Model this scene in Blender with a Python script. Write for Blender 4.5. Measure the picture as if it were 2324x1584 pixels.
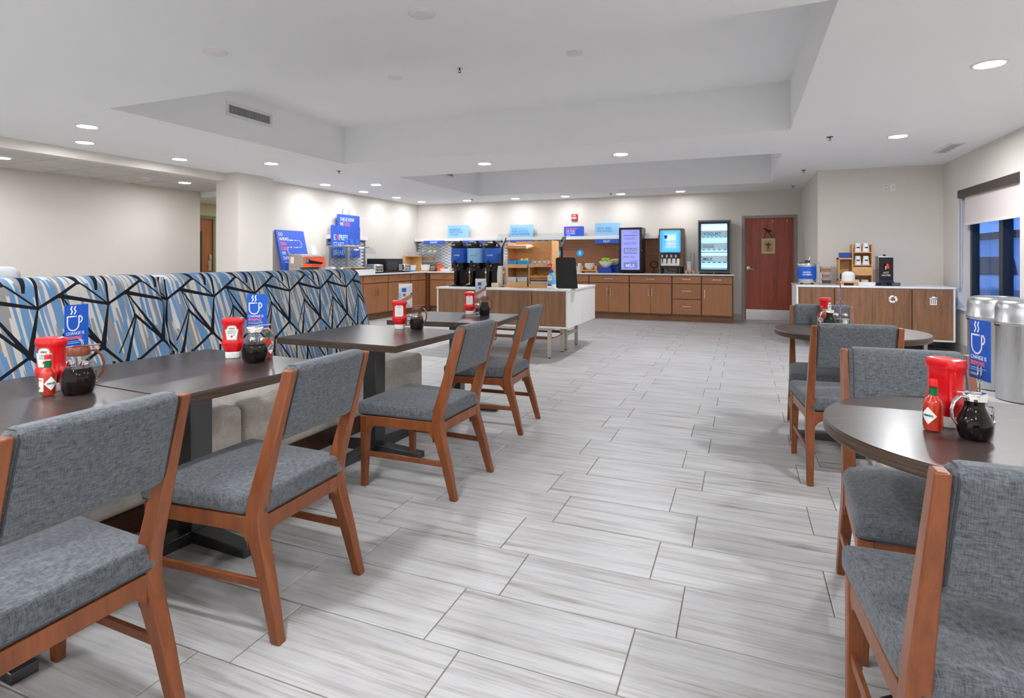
import bpy, bmesh, math, random
from mathutils import Vector, Matrix
R = math.radians
random.seed(7)
SC = bpy.context.scene
COL = SC.collection
for o in list(bpy.data.objects):
    bpy.data.objects.remove(o, do_unlink=True)

# ------------------------------------------------------------------ camera
cam = bpy.data.objects.new('camera', bpy.data.cameras.new('camera'))
COL.objects.link(cam)
cam.location = (0, 0, 1.235)
cam.rotation_euler = (R(90), 0, R(22.055))
cam.data.sensor_fit = 'HORIZONTAL'
cam.data.sensor_width = 36
cam.data.lens = 36 * 1293 / 2324
cam.data.shift_y = -205 / 2324
cam.data.clip_start = 0.03
SC.camera = cam

# ------------------------------------------------------------------ world, exposure
world = bpy.data.worlds.new('dusk'); SC.world = world
world.use_nodes = True
bg = world.node_tree.nodes['Background']
bg.inputs[0].default_value = (0.13, 0.30, 0.80, 1)
bg.inputs[1].default_value = 2.6
SC.view_settings.view_transform = 'Standard'
SC.view_settings.look = 'None'
SC.view_settings.gamma = 1
SC.view_settings.use_curve_mapping = False
SC.view_settings.exposure = -0.54
LAMP_W = 60.0          # watts of one recessed downlight

# ------------------------------------------------------------------ helpers
def lin(c):
    return tuple((v / 255 / 12.92) if v / 255 <= 0.04045 else ((v / 255 + 0.055) / 1.055) ** 2.4 for v in c)

class MB:
    """collects geometry; with a thing given, coordinates are world coordinates of an unrotated thing"""
    def __init__(s, off=None):
        s.v = []; s.f = []
        s.o = Vector(off.location) if isinstance(off, bpy.types.Object) else (Vector(off) if off else Vector((0, 0, 0)))
    def add(s, vs, fs):
        n = len(s.v)
        s.v += [tuple(Vector(p) - s.o) for p in vs]
        s.f += [tuple(i + n for i in f) for f in fs]
        return s
    def hexa(s, p):
        return s.add(p, [(0, 3, 2, 1), (4, 5, 6, 7), (0, 1, 5, 4), (1, 2, 6, 5), (2, 3, 7, 6), (3, 0, 4, 7)])
    def box(s, x0, x1, y0, y1, z0, z1):
        return s.hexa([(x0, y0, z0), (x1, y0, z0), (x1, y1, z0), (x0, y1, z0), (x0, y0, z1), (x1, y0, z1), (x1, y1, z1), (x0, y1, z1)])
    def rbox(s, x0, x1, y0, y1, z0, z1, r, n=3, fn=None):
        bm = bmesh.new(); bmesh.ops.create_cube(bm, size=1)
        for q in bm.verts:
            q.co = ((x0 + x1) / 2 + q.co.x * (x1 - x0), (y0 + y1) / 2 + q.co.y * (y1 - y0), (z0 + z1) / 2 + q.co.z * (z1 - z0))
        bmesh.ops.bevel(bm, geom=bm.edges[:], offset=r, segments=n, profile=0.5, affect='EDGES')
        if fn:
            for q in bm.verts: q.co = Vector(fn(q.co))
        bm.verts.index_update()
        s.add([q.co.copy() for q in bm.verts], [tuple(w.index for w in f.verts) for f in bm.faces]); bm.free()
        return s
    def prism(s, poly, ax, a, b):
        n = len(poly)
        if ax == 'x': f = lambda p, t: (t, p[0], p[1])
        elif ax == 'y': f = lambda p, t: (p[0], t, p[1])
        else: f = lambda p, t: (p[0], p[1], t)
        return s.add([f(p, a) for p in poly] + [f(p, b) for p in poly],
                     [tuple(range(n)), tuple(range(2 * n - 1, n - 1, -1))] + [(i, (i + 1) % n, n + (i + 1) % n, n + i) for i in range(n)])
    def lathe(s, prof, c=(0, 0, 0), seg=24, ax='z', sx=1, sy=1, cap=True):
        vs = []; fs = []; m = len(prof)
        for k in range(seg):
            a = 2 * math.pi * k / seg
            for r, z in prof:
                x, y = r * math.cos(a) * sx, r * math.sin(a) * sy
                p = (x, y, z) if ax == 'z' else ((x, z, y) if ax == 'y' else (z, x, y))
                vs.append((p[0] + c[0], p[1] + c[1], p[2] + c[2]))
        for k in range(seg):
            k2 = (k + 1) % seg
            for i in range(m - 1):
                fs.append((k * m + i, k2 * m + i, k2 * m + i + 1, k * m + i + 1))
        if cap and prof[0][0] > 1e-5: fs.append(tuple(k * m for k in range(seg)))
        if cap and prof[-1][0] > 1e-5: fs.append(tuple(k * m + m - 1 for k in reversed(range(seg))))
        return s.add(vs, fs)
    def ring(s, prof, c=(0, 0, 0), seg=24, ax='z'):
        return s.lathe(list(prof) + [prof[0]], c, seg, ax, cap=False)
    def cyl(s, c, r, h, seg=24, ax='z'):
        return s.lathe([(r, 0), (r, h)], c, seg, ax)
    def ball(s, c, r, seg=12, n=7, sz=1):
        return s.lathe([(max(1e-6, r * math.sin(math.pi * i / n)), -r * sz * math.cos(math.pi * i / n)) for i in range(n + 1)], c, seg)
    def tube(s, pts, r, seg=8, closed=False):
        pts = [Vector(p) for p in pts]; n = len(pts); vs = []; fs = []; up = None
        for i, p in enumerate(pts):
            a = pts[i - 1] if (i > 0 or closed) else p
            b = pts[(i + 1) % n] if (i < n - 1 or closed) else p
            t = (b - a).normalized()
            if up is None:
                up = Vector((0, 0, 1)) if abs(t.z) < .9 else Vector((1, 0, 0))
            x = t.cross(up).normalized(); y = x.cross(t).normalized(); up = y
            rr = r[i] if isinstance(r, (list, tuple)) else r
            for k in range(seg):
                q = 2 * math.pi * k / seg
                vs.append(p + x * rr * math.cos(q) + y * rr * math.sin(q))
        m = n if closed else n - 1
        for i in range(m):
            j = (i + 1) % n
            for k in range(seg):
                k2 = (k + 1) % seg
                fs.append((i * seg + k, i * seg + k2, j * seg + k2, j * seg + k))
        if not closed:
            fs.append(tuple(reversed(range(seg)))); fs.append(tuple(range((n - 1) * seg, n * seg)))
        return s.add(vs, fs)
    def loft(s, rings, cap=True):
        m = len(rings[0]); vs = [p for r in rings for p in r]; fs = []
        for i in range(len(rings) - 1):
            for k in range(m):
                k2 = (k + 1) % m
                fs.append((i * m + k, i * m + k2, (i + 1) * m + k2, (i + 1) * m + k))
        if cap:
            fs.append(tuple(reversed(range(m)))); fs.append(tuple(range((len(rings) - 1) * m, len(rings) * m)))
        return s.add(vs, fs)
    def mesh(s, name, smooth=True):
        me = bpy.data.meshes.new(name)
        me.from_pydata(s.v, [], s.f); me.validate()
        bm = bmesh.new(); bm.from_mesh(me)
        bmesh.ops.recalc_face_normals(bm, faces=bm.faces[:]); bm.to_mesh(me); bm.free()
        if smooth:
            me.shade_smooth(); me.set_sharp_from_angle(angle=R(38))
        return me
    def build(s, name, mat, parent=None, bevel=0, smooth=True, seg=2):
        o = bpy.data.objects.new(name, s.mesh(name, smooth)); COL.objects.link(o)
        if mat: o.data.materials.append(mat)
        o.parent = parent
        if bevel:
            b = o.modifiers.new('bevel', 'BEVEL'); b.width = bevel; b.segments = seg; b.limit_method = 'ANGLE'; b.angle_limit = R(40)
            b.harden_normals = False
        return o

def tag(o, label, cat, group=None):
    o['label'] = label; o['category'] = cat
    if group: o['group'] = group
    return o
def thing(name, label, cat, loc=(0, 0, 0), rz=0, group=None):
    o = bpy.data.objects.new(name, None); COL.objects.link(o)
    o.empty_display_size = .05
    o.location = loc; o.rotation_euler = (0, 0, R(rz))
    return tag(o, label, cat, group)
def struct(mb, name, mat, parent=None, **k):
    o = mb.build(name, mat, parent, **k)
    if parent is None: o['kind'] = 'structure'
    return o
def dup(root, loc, rz, label, group=None):
    def cp(o, par):
        c = o.copy(); COL.objects.link(c); c.parent = par
        for ch in list(o.children): cp(ch, c)
        return c
    r = cp(root, None); r.location = loc; r.rotation_euler = (0, 0, R(rz)); r['label'] = label
    if group: r['group'] = group
    return r

_tx = {}
def text(body, size, mat, parent, loc, face='-y', sx=1.0, bold=0.0, name='lettering', align='LEFT', rot=None, depth=0.0006):
    """flat printed letters; face = outward direction of the sign they lie on"""
    bold = min(bold, .02 * size)
    key = (body, size, round(bold, 5), align, depth)
    if key not in _tx:
        c = bpy.data.curves.new('t', 'FONT'); c.body = body; c.size = size; c.align_x = align
        c.extrude = depth; c.offset = bold; c.resolution_u = 3
        t = bpy.data.objects.new('t', c)
        me = bpy.data.meshes.new_from_object(t)
        bpy.data.objects.remove(t); bpy.data.curves.remove(c)
        _tx[key] = me
    me = _tx[key].copy()
    o = bpy.data.objects.new(name, me); COL.objects.link(o)
    me.materials.clear(); me.materials.append(mat)
    o.parent = parent
    loc = Vector(loc)
    if parent is not None and abs(parent.rotation_euler.z) < 1e-6 and parent.get('w', 0) == 0 and parent.type == 'EMPTY' and rot is None:
        loc = loc - Vector(parent.location)
    o.location = loc
    o.rotation_euler = {'-y': (R(90), 0, 0), '+x': (R(90), 0, R(90)), '+y': (R(90), 0, R(180)), '-x': (R(90), 0, R(-90)), '+z': (0, 0, 0)}[face] if rot is None else rot
    o.scale = (sx, 1, 1)
    return o

def rrect(x0, x1, z0, z1, r, n=4, corners=(1, 1, 1, 1)):
    pts = []
    for (cx, cz, a0, on) in ((x1 - r, z0 + r, -90, corners[0]), (x1 - r, z1 - r, 0, corners[1]), (x0 + r, z1 - r, 90, corners[2]), (x0 + r, z0 + r, 180, corners[3])):
        if not on:
            a = R(a0 + 45); pts.append((cx + math.copysign(r, math.cos(a)), cz + math.copysign(r, math.sin(a)))); continue
        for k in range(n + 1):
            a = R(a0 + 90 * k / n); pts.append((cx + r * math.cos(a), cz + r * math.sin(a)))
    return pts
def ribbon(pts, w, closed=False):
    """polygons of a stroked polyline, one quad per segment plus round joints"""
    out = []; n = len(pts)
    for i in range(n if closed else n - 1):
        a = Vector(pts[i]); b = Vector(pts[(i + 1) % n]); d = (b - a)
        if d.length < 1e-9: continue
        d.normalize(); q = Vector((-d.y, d.x)) * w / 2
        a2 = a - d * w * .3; b2 = b + d * w * .3
        out.append([tuple(a2 - q), tuple(b2 - q), tuple(b2 + q), tuple(a2 + q)])
    return out

# ------------------------------------------------------------------ material helpers
class NT:
    def __init__(s, m): s.m = m; s.t = m.node_tree; s.n = s.t.nodes; s.l = s.t.links
    def new(s, k, **p):
        n = s.n.new(k)
        for a, b in p.items(): setattr(n, a, b)
        return n
    def con(s, i, v):
        if v is None: return
        if isinstance(v, bpy.types.NodeSocket): s.l.new(v, i)
        else: i.default_value = v
    def math(s, op, a, b=None, c=None, clamp=False):
        n = s.new('ShaderNodeMath', operation=op, use_clamp=clamp)
        for i, v in enumerate((a, b, c)): s.con(n.inputs[i], v)
        return n.outputs[0]
    def mix(s, f, a, b, mode='MIX'):
        n = s.new('ShaderNodeMix', data_type='RGBA', blend_type=mode)
        s.con(n.inputs[0], f); s.con(n.inputs[6], a); s.con(n.inputs[7], b)
        return n.outputs[2]
    def ramp(s, f, stops, interp='LINEAR'):
        n = s.new('ShaderNodeValToRGB'); n.color_ramp.interpolation = interp
        e = n.color_ramp.elements
        while len(e) < len(stops): e.new(0.5)
        for q, (p, c) in zip(e, stops):
            q.position = p; q.color = (c[0], c[1], c[2], 1) if not isinstance(c, (int, float)) else (c, c, c, 1)
        s.con(n.inputs[0], f)
        return n.outputs[0]
    def noise(s, vec, scale, detail=4, rough=.55, dist=0):
        n = s.new('ShaderNodeTexNoise'); s.con(n.inputs['Vector'], vec)
        n.inputs['Scale'].default_value = scale; n.inputs['Detail'].default_value = detail; n.inputs['Roughness'].default_value = rough; n.inputs['Distortion'].default_value = dist
        return n.outputs[0]
    def mapping(s, vec, scale=(1, 1, 1), loc=None, rot=(0, 0, 0)):
        n = s.new('ShaderNodeMapping'); s.con(n.inputs[0], vec); n.inputs['Scale'].default_value = scale; n.inputs['Rotation'].default_value = rot
        if loc is not None: s.con(n.inputs['Location'], loc)
        return n.outputs[0]
    def bump(s, h, st, dist=.01):
        n = s.new('ShaderNodeBump'); s.con(n.inputs['Height'], h); n.inputs['Strength'].default_value = st; n.inputs['Distance'].default_value = dist
        return n.outputs[0]
    @property
    def pos(s): return s.new('ShaderNodeNewGeometry').outputs['Position']
    @property
    def obj(s): return s.new('ShaderNodeTexCoord').outputs['Object']

def mat(name, col, rough=.5, metal=0, spec=.5, emit=None, es=1, trans=0, coat=0, ior=1.45, alpha=1, srgb=True):
    m = bpy.data.materials.new(name); m.use_nodes = True
    b = m.node_tree.nodes['Principled BSDF']
    c = lin(col) if srgb else col
    b.inputs['Base Color'].default_value = (*c, 1); b.inputs['Roughness'].default_value = rough; b.inputs['Metallic'].default_value = metal
    b.inputs['Specular IOR Level'].default_value = spec; b.inputs['IOR'].default_value = ior
    b.inputs['Transmission Weight'].default_value = trans; b.inputs['Coat Weight'].default_value = coat; b.inputs['Alpha'].default_value = alpha
    if emit is not None:
        b.inputs['Emission Color'].default_value = (*lin(emit), 1); b.inputs['Emission Strength'].default_value = es
    return m
def pbsdf(m): return m.node_tree.nodes['Principled BSDF']
def rand_vec(t):
    """a per-object and per-island random offset, so that pieces sharing a mesh differ"""
    a = t.new('ShaderNodeObjectInfo').outputs['Random']; b = t.new('ShaderNodeNewGeometry').outputs['Random Per Island']
    s = t.math('ADD', t.math('MULTIPLY', a, 37.0), t.math('MULTIPLY', b, 53.0))
    c = t.new('ShaderNodeCombineXYZ'); t.con(c.inputs[0], s); t.con(c.inputs[1], t.math('MULTIPLY', s, 1.7)); t.con(c.inputs[2], t.math('MULTIPLY', s, .6))
    return c.outputs[0], t.math('FRACT', t.math('MULTIPLY', s, 7.31))
def wood(name, dark, light, scale, rough=.4, coat=0, contrast=(.3, .7), bump=.05, spec=.5, fine=1.0, world=False):
    """streaky grain: scale gives the frequency along each axis (small = along the grain)"""
    m = mat(name, light, rough, spec=spec, coat=coat); t = NT(m); b = pbsdf(m)
    off, rv = rand_vec(t)
    v = t.mapping(t.pos if world else t.obj, scale, loc=off)
    a = t.noise(v, 1.0, 6, .6, .4)
    v2 = t.mapping(t.pos if world else t.obj, tuple(q * 5 * fine for q in scale), loc=off)
    f = t.noise(v2, 1.0, 3, .6)
    g = t.math('ADD', t.math('MULTIPLY', a, .72), t.math('MULTIPLY', f, .28))
    g = t.math('ADD', g, t.math('MULTIPLY', t.math('SUBTRACT', rv, .5), .08))
    c = t.ramp(g, [(contrast[0], lin(dark)), (contrast[1], lin(light))])
    t.con(b.inputs['Base Color'], c)
    if bump: t.con(b.inputs['Normal'], t.bump(f, bump, .002))
    return m
def fabric(name, c1, c2, scale=300, rough=.85, bump=.15):
    m = mat(name, c1, rough, spec=.25); t = NT(m); b = pbsdf(m)
    o = t.obj
    a = t.noise(t.mapping(o, (scale, scale * .1, scale * .1)), 1, 2, .5)
    d = t.noise(t.mapping(o, (scale * .1, scale * .1, scale)), 1, 2, .5)
    e = t.noise(t.mapping(o, (scale * .1, scale, scale * .1)), 1, 2, .5)
    s = t.math('ADD', t.math('ADD', t.math('MULTIPLY', a, .36), t.math('MULTIPLY', d, .36)), t.math('MULTIPLY', e, .28))
    c = t.ramp(s, [(.38, lin(c1)), (.62, lin(c2))])
    t.con(b.inputs['Base Color'], c)
    t.con(b.inputs['Normal'], t.bump(s, bump, .0015))
    b.inputs['Sheen Weight'].default_value = .15
    return m
def brushed(name, col, rough=.3, scale=(400, 400, 6)):
    m = mat(name, col, rough, metal=1); t = NT(m); b = pbsdf(m)
    n = t.noise(t.mapping(t.obj, scale), 1, 3, .5)
    t.con(b.inputs['Roughness'], t.math('ADD', t.math('MULTIPLY', n, .22), rough - .1))
    return m

M = {}
# surfaces
m = M['ceiling'] = mat('ceiling_paint', (246, 247, 248), .9, spec=.2); t = NT(m)
t.con(pbsdf(m).inputs['Normal'], t.bump(t.noise(t.pos, 180, 3), .06, .002))
m = M['wall'] = mat('wall_covering', (212, 204, 195), .8, spec=.25); t = NT(m)
n1 = t.noise(t.mapping(t.pos, (700, 700, 90)), 1, 2); n2 = t.noise(t.mapping(t.pos, (90, 90, 700)), 1, 2)
w = t.math('ADD', n1, n2)
t.con(pbsdf(m).inputs['Base Color'], t.ramp(t.math('MULTIPLY', w, .5), [(.35, lin((214, 208, 200))), (.65, lin((226, 221, 214)))]))
t.con(pbsdf(m).inputs['Normal'], t.bump(w, .08, .002))
M['wall_warm'] = mat('corridor_wall', (205, 194, 165), .8, spec=.25)
M['white_paint'] = mat('white_paint', (225, 222, 218), .6)
M['grout'] = mat('grout', (128, 124, 118), .9, spec=.2)
# floor tile: pale grey porcelain with long streaks across the room
m = M['tile'] = mat('floor_tile', (205, 203, 200), .3, spec=.5); t = NT(m); b = pbsdf(m)
off, rv = rand_vec(t)
v = t.mapping(t.obj, (1.6, 26, 1), loc=off); a = t.noise(v, 1, 6, .62, .5)
v = t.mapping(t.obj, (3.5, 120, 1), loc=off); f = t.noise(v, 1, 4, .6, .2)
v = t.mapping(t.obj, (2.2, 5, 1), loc=off); bl = t.noise(v, 1, 2, .5)
g = t.math('ADD', t.math('MULTIPLY', a, .62), t.math('MULTIPLY', f, .38))
c = t.ramp(g, [(.33, lin((124, 116, 110))), (.42, lin((162, 160, 158))), (.52, lin((182, 182, 182))), (.72, lin((196, 197, 198)))])
c = t.mix(t.ramp(bl, [(.45, 0.0), (.8, .38)]), c, (*lin((138, 136, 136)), 1))
t.con(b.inputs['Base Color'], c)
t.con(b.inputs['Roughness'], t.math('ADD', t.math('MULTIPLY', f, .15), .34))
t.con(b.inputs['Normal'], t.bump(f, .06, .002))
M['base_tile'] = wood('baseboard_tile', (150, 146, 142), (196, 194, 190), (3, 3, 60), .35, bump=0, world=True)
# woods
M['chair_wood'] = wood('cherry_chair_wood', (98, 50, 22), (142, 80, 42), (18, 18, 2.2), .38, coat=.12, contrast=(.28, .72))
M['table_edge'] = wood('dark_table_edge', (38, 28, 22), (92, 74, 60), (5, 5, 190), .4, contrast=(.35, .68))
m = M['table_top'] = wood('dark_laminate_top', (40, 31, 27), (66, 52, 46), (3, 60, 3), .36, coat=.35, contrast=(.35, .7), bump=0, spec=.9)
pbsdf(m).inputs['Coat Roughness'].default_value = .2; pbsdf(m).inputs['Coat IOR'].default_value = 1.5
M['cab_v'] = wood('cabinet_wood_vertical', (132, 84, 52), (184, 128, 88), (150, 150, 2.0), .42, contrast=(.25, .72), world=True)
M['cab_h'] = wood('cabinet_wood_horizontal', (132, 84, 52), (184, 128, 88), (2.0, 2.0, 150), .42, contrast=(.25, .72), world=True)
M['cab_dark'] = wood('cabinet_face_frame', (88, 58, 36), (124, 84, 54), (30, 30, 4), .5, world=True)
M['toe'] = wood('toe_kick_wood', (92, 62, 38), (142, 98, 62), (4, 4, 40), .55, world=True)
M['walnut'] = wood('walnut_panel', (96, 66, 44), (152, 110, 78), (24, 24, 1.6), .42, contrast=(.28, .7), fine=2.2)
M['panel_h'] = wood('backsplash_wood', (112, 68, 42), (158, 106, 72), (1.6, 20, 90), .45, contrast=(.28, .7), world=True)
M['red_door'] = wood('mahogany_door', (104, 40, 28), (184, 84, 56), (22, 22, 1.3), .35, contrast=(.25, .7))
M['oak_door'] = wood('oak_door', (140, 82, 44), (186, 120, 74), (30, 30, 1.3), .4)
M['maple'] = wood('maple_organiser', (196, 142, 84), (226, 178, 122), (9, 9, 30), .5, contrast=(.25, .75))
M['plinth'] = wood('plinth_wood', (52, 32, 22), (86, 54, 36), (4, 4, 60), .4)
# fabrics
M['chair_fabric'] = fabric('grey_chair_fabric', (60, 64, 69), (106, 111, 116), scale=620)
M['piping'] = mat('dark_piping', (54, 59, 65), .7)
M['booth_seat'] = fabric('beige_booth_vinyl', (176, 168, 158), (198, 191, 182), scale=260, rough=.7, bump=.1)
# metals and plain colours
M['pedestal'] = brushed('dark_steel', (92, 94, 95), .34)
M['nickel'] = brushed('brushed_nickel', (205, 200, 192), .3, (300, 300, 20))
M['steel'] = brushed('stainless_steel', (214, 214, 214), .26, (5, 5, 500))
M['can_steel'] = brushed('brushed_can_steel', (196, 197, 198), .3, (300, 300, 4))
M['chrome'] = mat('chrome', (235, 235, 238), .06, metal=1)
M['leg_metal'] = mat('champagne_metal', (196, 186, 174), .35, metal=.8)
M['black'] = mat('black_plastic', (18, 18, 20), .3)
M['black_matte'] = mat('black_matte', (20, 20, 21), .65)
M['dark'] = mat('dark_gap', (38, 30, 26), .8)
M['gloss_black'] = mat('gloss_black', (12, 12, 13), .1)
M['white'] = mat('white_laminate', (228, 228, 227), .35)
M['quartz'] = mat('white_quartz', (232, 232, 231), .18)
M['white_plastic'] = mat('white_plastic', (232, 231, 228), .4)
M['paper'] = mat('white_paper', (238, 237, 234), .8)
M['cup'] = mat('translucent_cup', (236, 235, 242), .35, trans=.15)
M['grey_plastic'] = mat('grey_plastic', (190, 192, 196), .5)
M['frame_grey'] = mat('door_frame_grey', (150, 142, 135), .5)
M['valance'] = mat('dark_valance', (66, 58, 54), .5)
M['shade'] = mat('roller_shade_cloth', (226, 214, 212), .9, trans=0)
M['win_frame'] = mat('dark_window_frame', (26, 32, 42), .35)
M['blue'] = mat('sign_blue', (48, 88, 196), .45)
M['blue2'] = mat('card_blue', (18, 86, 190), .4)
M['deep_blue'] = mat('deep_blue', (12, 66, 170), .4)
M['pale_blue'] = mat('sign_pale_blue', (148, 196, 236), .45)
M['cyan'] = mat('cyan', (20, 160, 226), .45)
M['orange'] = mat('orange', (250, 96, 50), .4)
M['orange_text'] = mat('orange_lettering', (255, 104, 72), .5)
M['red'] = mat('red_plastic', (214, 16, 26), .22, coat=.4)
M['alarm_red'] = mat('alarm_red', (200, 26, 34), .4)
M['white_text'] = mat('white_lettering', (245, 245, 245), .6)
M['ice_text'] = mat('ice_lettering', (196, 236, 250), .6)
M['slate_text'] = mat('slate_lettering', (82, 130, 168), .6)
M['cyan_text'] = mat('cyan_lettering', (22, 150, 214), .6)
M['black_text'] = mat('black_lettering', (25, 25, 25), .7)
M['purple_text'] = mat('purple_lettering', (150, 20, 110), .6)
M['green'] = mat('green_foil', (16, 104, 60), .35)
M['green_text'] = mat('green_lettering', (20, 120, 70), .6)
M['beige_metal'] = mat('beige_metal', (172, 160, 146), .45)
M['syrup'] = mat('dark_syrup', (14, 5, 4), .08, spec=.15)
M['sauce'] = mat('hot_sauce', (196, 44, 16), .15, coat=.4)
M['brown_plastic'] = mat('brown_plastic', (112, 56, 32), .3)
def thin_glass(name, tint=(1, 1, 1), refl=.12, rough=.02):
    m = bpy.data.materials.new(name); m.use_nodes = True; t = NT(m)
    for n in list(t.n): t.n.remove(n)
    o = t.new('ShaderNodeOutputMaterial'); a = t.new('ShaderNodeBsdfTransparent'); g = t.new('ShaderNodeBsdfGlossy')
    a.inputs[0].default_value = (*tint, 1); g.inputs['Roughness'].default_value = rough
    ge = t.new('ShaderNodeNewGeometry'); dt = t.new('ShaderNodeVectorMath', operation='DOT_PRODUCT')
    t.con(dt.inputs[0], ge.outputs['Normal']); t.con(dt.inputs[1], ge.outputs['Incoming'])
    fz = t.math('SUBTRACT', 1.0, t.math('ABSOLUTE', dt.outputs['Value']), clamp=True)      # Schlick, the same from both sides
    x = t.new('ShaderNodeMixShader')
    t.con(x.inputs[0], t.math('MULTIPLY_ADD', t.math('POWER', fz, 5.0), .85, .018 + refl * .08, clamp=True)); t.l.new(a.outputs[0], x.inputs[1]); t.l.new(g.outputs[0], x.inputs[2])
    t.l.new(x.outputs[0], o.inputs[0])
    return m
M['glass'] = thin_glass('clear_glass', (.97, .98, .98))
M['pane'] = thin_glass('window_pane', (.82, .9, .96), .2)
M['acrylic'] = thin_glass('clear_acrylic', (.9, .93, .94), .3)
M['smoke'] = thin_glass('smoky_acrylic', (.5, .54, .54), .3)
M['lens'] = mat('lamp_lens', (255, 255, 255), .5, emit=(255, 250, 246), es=14)
M['glow'] = mat('warming_glow', (255, 255, 255), .5, emit=(255, 250, 240), es=8)

# booth fabric: broken stripes under a repeating net of black strokes, in metres of the cloth (uv)
def booth_material():
    m = mat('booth_fabric', (90, 140, 185), .85, spec=.2); t = NT(m); b = pbsdf(m)
    uv = t.new('ShaderNodeUVMap').outputs[0]
    sp = t.new('ShaderNodeSeparateXYZ'); t.con(sp.inputs[0], uv)
    u, v = sp.outputs[0], sp.outputs[1]
    # stripes
    PER = .321
    fr = t.math('FRACT', t.math('DIVIDE', u, PER))
    up = t.math('MULTIPLY', fr, PER)
    s = t.math('ADD', u, t.math('MULTIPLY', v, .12))
    cx = t.new('ShaderNodeCombineXYZ'); t.con(cx.inputs[0], t.math('MULTIPLY', s, 74)); t.con(cx.inputs[1], t.math('MULTIPLY', v, 4.5))
    vo = t.new('ShaderNodeTexVoronoi', voronoi_dimensions='2D', distance='CHEBYCHEV'); t.con(vo.inputs['Vector'], cx.outputs[0]); vo.inputs['Scale'].default_value = 1
    sr = t.new('ShaderNodeSeparateColor'); t.con(sr.inputs[0], vo.outputs['Color'])
    c = t.ramp(sr.outputs[0], [(0, lin((86, 128, 168))), (.42, lin((188, 185, 180))), (.75, lin((132, 130, 129))), (.93, lin((112, 138, 172)))], 'CONSTANT')
    # strokes: (u0,v0,w0,u1,v1,w1), half widths
    S = [(0, 1.0, .006, .105, 1.06, .008), (.105, 1.052, .011, .321, 1.0, .007), (.105, 1.06, .007, .195, 1.12, .007),
         (.195, 1.12, .005, .321, 1.0, .004), (.288, 1.2, .016, .272, 1.08, .007), (.331, 1.2, .009, .321, 1.0, .005),
         (.195, 1.115, .008, .165, 1.2, .024), (0, 1.0, .004, -.06, .785, .013), (.105, 1.05, .003, .261, .785, .012),
         (.105, 1.05, .003, .130, .93, .0035), (.130, .93, .008, .261, .785, .006), (.130, .93, .005, .015, .745, .003),
         (.133, .92, .003, .045, .69, .010), (-.06, .785, .009, .035, .68, .006), (.261, .785, .007, .105, .69, .007),
         (.045, .70, .007, .10, .44, .004), (.10, .69, .006, .02, .44, .010), (.105, .70, .005, .25, .46, .008), (.25, .46, .004, .30, .70, .008)]
    acc = None
    for (u0, v0, w0, u1, v1, w1) in S:
        lo, hi = min(u0, u1) - .03, max(u0, u1) + .03
        for k in (-1, 0, 1):
            if lo + k * PER > PER or hi + k * PER < 0: continue
            a0 = u0 + k * PER; dx, dy = u1 - u0, v1 - v0; L2 = dx * dx + dy * dy; L = math.sqrt(L2)
            px = t.math('SUBTRACT', up, a0); py = t.math('SUBTRACT', v, v0)
            h = t.math('MULTIPLY_ADD', px, dx / L2, t.math('MULTIPLY', py, dy / L2), clamp=True)
            d = t.math('ABSOLUTE', t.math('SUBTRACT', t.math('MULTIPLY', px, dy / L), t.math('MULTIPLY', py, dx / L)))
            ex = t.math('ABSOLUTE', t.math('SUBTRACT', t.math('MULTIPLY_ADD', px, dx / L, t.math('MULTIPLY', py, dy / L)), t.math('MULTIPLY', h, L)))
            q = t.math('SUBTRACT', t.math('MULTIPLY_ADD', h, w1 - w0, w0), t.math('MAXIMUM', d, ex))
            acc = q if acc is None else t.math('MAXIMUM', acc, q)
    msk = t.math('GREATER_THAN', acc, 0)
    weave = t.noise(t.mapping(uv, (900, 900, 1)), 1, 2)
    c = t.mix(t.math('MULTIPLY', weave, .12), c, (.5, .5, .5, 1))
    c = t.mix(msk, c, (*lin((24, 25, 30)), 1))
    t.con(b.inputs['Base Color'], c)
    t.con(b.inputs['Normal'], t.bump(weave, .15, .001))
    return m
M['booth_fabric'] = booth_material()

# ================================================================== setting
CZ = 2.57; TZ = 3.075
XL, XR, YB, YF = -7.5, 2.63, 12.25, -2.0
JX, JY = 1.055, 9.76
# --- floor
fl = MB().box(-10.6, XR + .15, YF - .1, YB + .1, -.08, -.004)
floor = struct(fl, 'floor', M['grout'])
def project(x, y):
    a = R(22.055); d = -math.sin(a) * x + math.cos(a) * y; r = math.cos(a) * x + math.sin(a) * y
    if d < .15: return None
    return (1162 + 1293 * r / d, 587 + 1293 * 1.235 / d, d)
TW, TH, G = .6275, .3154, .0042
tile_rows = []
k0 = int((YF - 1.606) / TH) - 1; k1 = int((YB - 1.606) / TH) + 1
for k in range(k0, k1 + 1):
    y0 = max(1.606 + k * TH, YF); y1 = min(1.606 + (k + 1) * TH, YB)
    if y1 - y0 < .02: continue
    sx = -.333 if k % 2 == 0 else -.202
    n = int((XL - sx) / TW) - 2
    while sx + n * TW < XR:
        x0 = max(sx + n * TW, XL - .1); x1 = min(sx + (n + 1) * TW, XR); n += 1
        if x1 - x0 < .02: continue
        cxm, cym = (x0 + x1) / 2, (y0 + y1) / 2
        p = project(cxm, cym); area = 0
        if p and -120 < p[0] < 2440 and p[1] < 1700:
            area = 1 / p[2] ** 3 * (1.0 if cxm > -2.5 and cxm < .9 else .35)
            if cxm < -2.45 and cym < 4.6: area *= .01
        tile_rows.append((area, x0, x1, y0, y1))
tile_rows.sort(reverse=True)
tm = {}
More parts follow.
